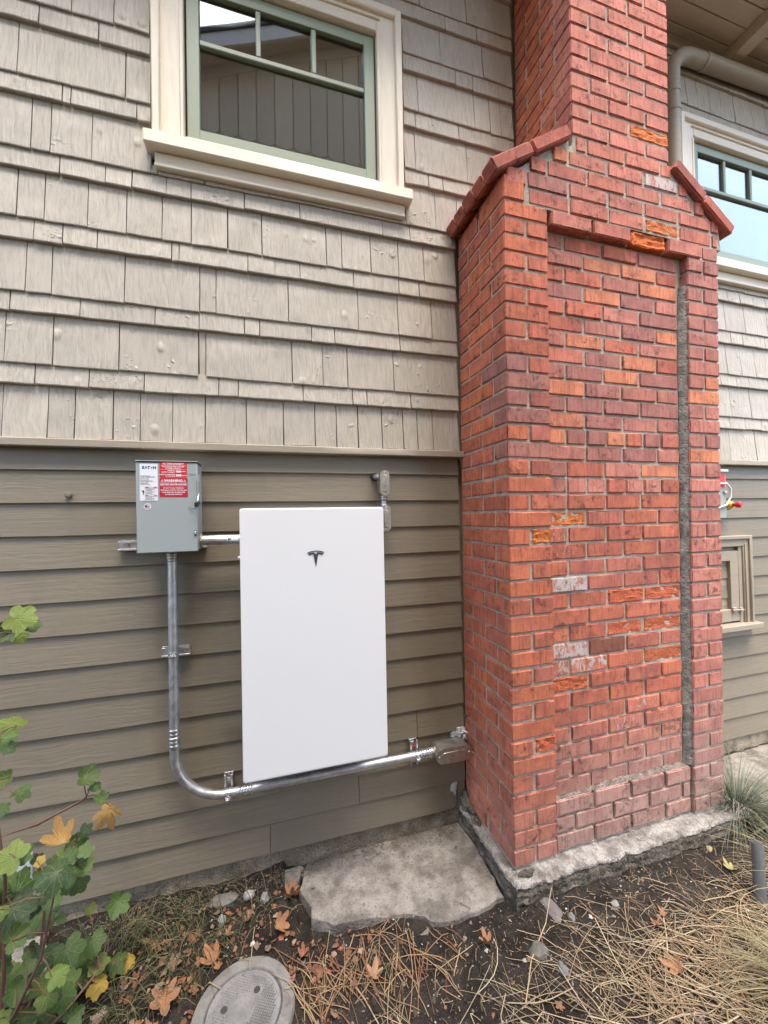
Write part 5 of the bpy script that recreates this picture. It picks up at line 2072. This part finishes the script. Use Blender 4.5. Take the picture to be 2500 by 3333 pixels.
gr = SB()
for i in range(560):                        # low grass at the foot of the wall
    x = rs.gauss(-.42, .22)
    y = rs.uniform(-.42, -.02) if x < -.1 else rs.uniform(-.22, -.05)
    if blocked(x, y) or on_slab(x, y) or x > .06:
        continue
    g = rs.uniform(.5, 1.2)
    c = rs.choice([(.055 * g, .078 * g, .028 * g), (.08 * g, .095 * g, .04 * g), (.17 * g, .14 * g, .07 * g)])
    ang, L = rs.uniform(0, 6.28), rs.uniform(.04, .14)
    b = Vector((x, y, gz(x, y)))
    d = Vector((math.cos(ang), math.sin(ang), 0))
    gr.strand([b, b + d * L * .25 + Vector((0, 0, L * .4)), b + d * L * .6 + Vector((0, 0, L * .5)), b + d * L * 1.0 + Vector((0, 0, L * .35))], rs.uniform(.002, .0042), c, rgb_mix(c, (.25, .22, .10), .3))
gr.done('low_grass', MAT['strand'], 'thin low grass at the foot of the siding', 'grass')


def tuft(name, base, n, L, spread, cols, label, tipc, wid=(.0018, .0034), bias=(0, 0)):
    o = thing(name, base, label, 'grass')
    m = SB()
    for i in range(n):
        a = rs.uniform(0, 6.28)
        r0 = rs.uniform(0, .05)
        b = Vector((base[0] + math.cos(a) * r0, base[1] + math.sin(a) * r0, base[2]))
        ln = L * rs.uniform(.45, 1.1)
        th = abs(rs.gauss(.15, spread))
        d = Vector((math.cos(a) + bias[0], math.sin(a) + bias[1], 0))
        g = rs.uniform(.6, 1.2)
        c = rs.choice(cols)
        c = tuple(q * g for q in c)
        pts, p, ang = [], b.copy(), th
        for s in range(7):
            pts.append(p.copy())
            p = p + (d * math.sin(ang) + Vector((0, 0, math.cos(ang)))) * ln / 6
            ang += rs.uniform(.08, .34) * (1 + th)
            p.z = max(p.z, .012)
        m.strand(pts, rs.uniform(*wid), c, rgb_mix(c, tipc, .6))
    bo = m.build('blades', MAT['strand'], o, kind='stuff')
    ca = bo.data.color_attributes.new('col', 'FLOAT_COLOR', 'POINT')
    ca.data.foreach_set('color', [q for c in m.col for q in c])
    return o


BLUE = [(.075, .105, .085), (.11, .14, .105), (.055, .08, .055), (.09, .12, .09), (.30, .25, .14)]
tuft('ornamental_grass', (2.30, -.43, 0), 620, .42, .42, BLUE, 'blue green tuft of fine grass at the right foot of the chimney', (.24, .25, .16), (.0026, .0046))
tuft('ornamental_grass', (2.46, -.62, 0), 380, .36, .5, BLUE, 'second blue green grass tuft behind the steel pipe', (.24, .25, .16), (.0026, .0046))
OLV = [(.10, .115, .045), (.14, .15, .06), (.09, .10, .05), (.34, .27, .13), (.46, .38, .20)]
tuft('ornamental_grass', (1.70, -1.06, 0), 460, .30, .5, OLV, 'olive and straw coloured grass clump in the lower right corner', (.45, .38, .2), bias=(-.3, .1))
tuft('ornamental_grass', (2.16, -.80, 0), 240, .30, .6, [(.44, .35, .19), (.38, .29, .16), (.20, .19, .09)], 'dry straw coloured grass clump right of the steel pipe', (.5, .42, .25), bias=(-.4, .1))
tuft('grass_blade_clump', (.292, -.535, 0), 7, .11, .3, [(.09, .13, .06)], 'single small green weed on the bare soil before the slab', (.12, .16, .07), (.004, .007))

# ------------------------------------------------------------------ the house across the side yard (seen mirrored in the panes)
nb = thing('neighbouring_house', (1.5, -5.0, 0), 'taupe gabled house across the side yard, mirrored in the left window', 'house')
NY = -3.25
PKX, PKZ, SL = 1.55, 8.22, .475
m = MB()
m.prism([(-2.5, -.1), (2.2, -.1), (2.2, PKZ - SL * .65), (PKX, PKZ), (-2.5, PKZ - SL * 4.05)], NY - .001, NY - 7.0)  # unseen right end cut back to let more sky light onto the wall opposite
m.build('wall', MAT['nwall'], nb)
x = -2.5
while x < 2.0:
    w = .222
    top = PKZ - SL * abs(x + w / 2 - PKX) - .02
    b0 = 6.39
    pl = [(x + .005, top), (x + .005, b0 + .035), (x + .04, b0 + .008), (x + w / 2, b0 - .01), (x + w - .04, b0 + .008), (x + w - .005, b0 + .035), (x + w - .005, top)]
    if top > b0 + .1:
        q = MB()
        q.prism(pl, NY + .022, NY - .0005)
        q.build('board', MAT['nwall'], nb)
    x += w
z = .1
while z < 6.35:
    q = MB()
    q.add([(-2.52, NY + .022, z), (2.22, NY + .022, z), (2.22, NY + .004, z + .20), (-2.52, NY + .004, z + .20), (-2.52, NY - .001, z), (2.22, NY - .001, z)], [(0, 1, 2, 3), (4, 5, 1, 0)])
    q.build('clapboard', MAT['nwall'], nb)
    z += .2
for s in (-1, 1):
    q = MB()
    e0, e1 = (4.75 if s < 0 else .95), 0.0
    P0 = [(PKX + s * e0, PKZ - SL * e0), (PKX, PKZ)]
    for (dz0, dz1, y0, y1, mt, nm) in ((.06, .12, NY + .34, NY - 7.2, 'roof', 'roof'), (-.12, .058, NY + .32, NY + .28, 'ntrim', 'rake_board'), (.0, .02, NY + .28, NY, 'ntrim', 'soffit'), (-.16, .0, NY + .03, NY + .0225, 'ntrim', 'frieze')):
        q = MB()
        q.prism([(P0[0][0], P0[0][1] + dz0), (P0[1][0], P0[1][1] + dz0), (P0[1][0], P0[1][1] + dz1), (P0[0][0], P0[0][1] + dz1)], y0, y1)
        q.build(nm, MAT[mt], nb)
q = MB()
for i in range(14):
    q.rbox(PKX - .26, NY + .03, 7.42 + i * .026, PKX + .26, NY + .05, 7.436 + i * .026, r=.002)
q.box(PKX - .27, NY + .023, 7.40, PKX + .27, NY + .028, 7.80)
q.build('gable_vent', MAT['ntrim'], nb)
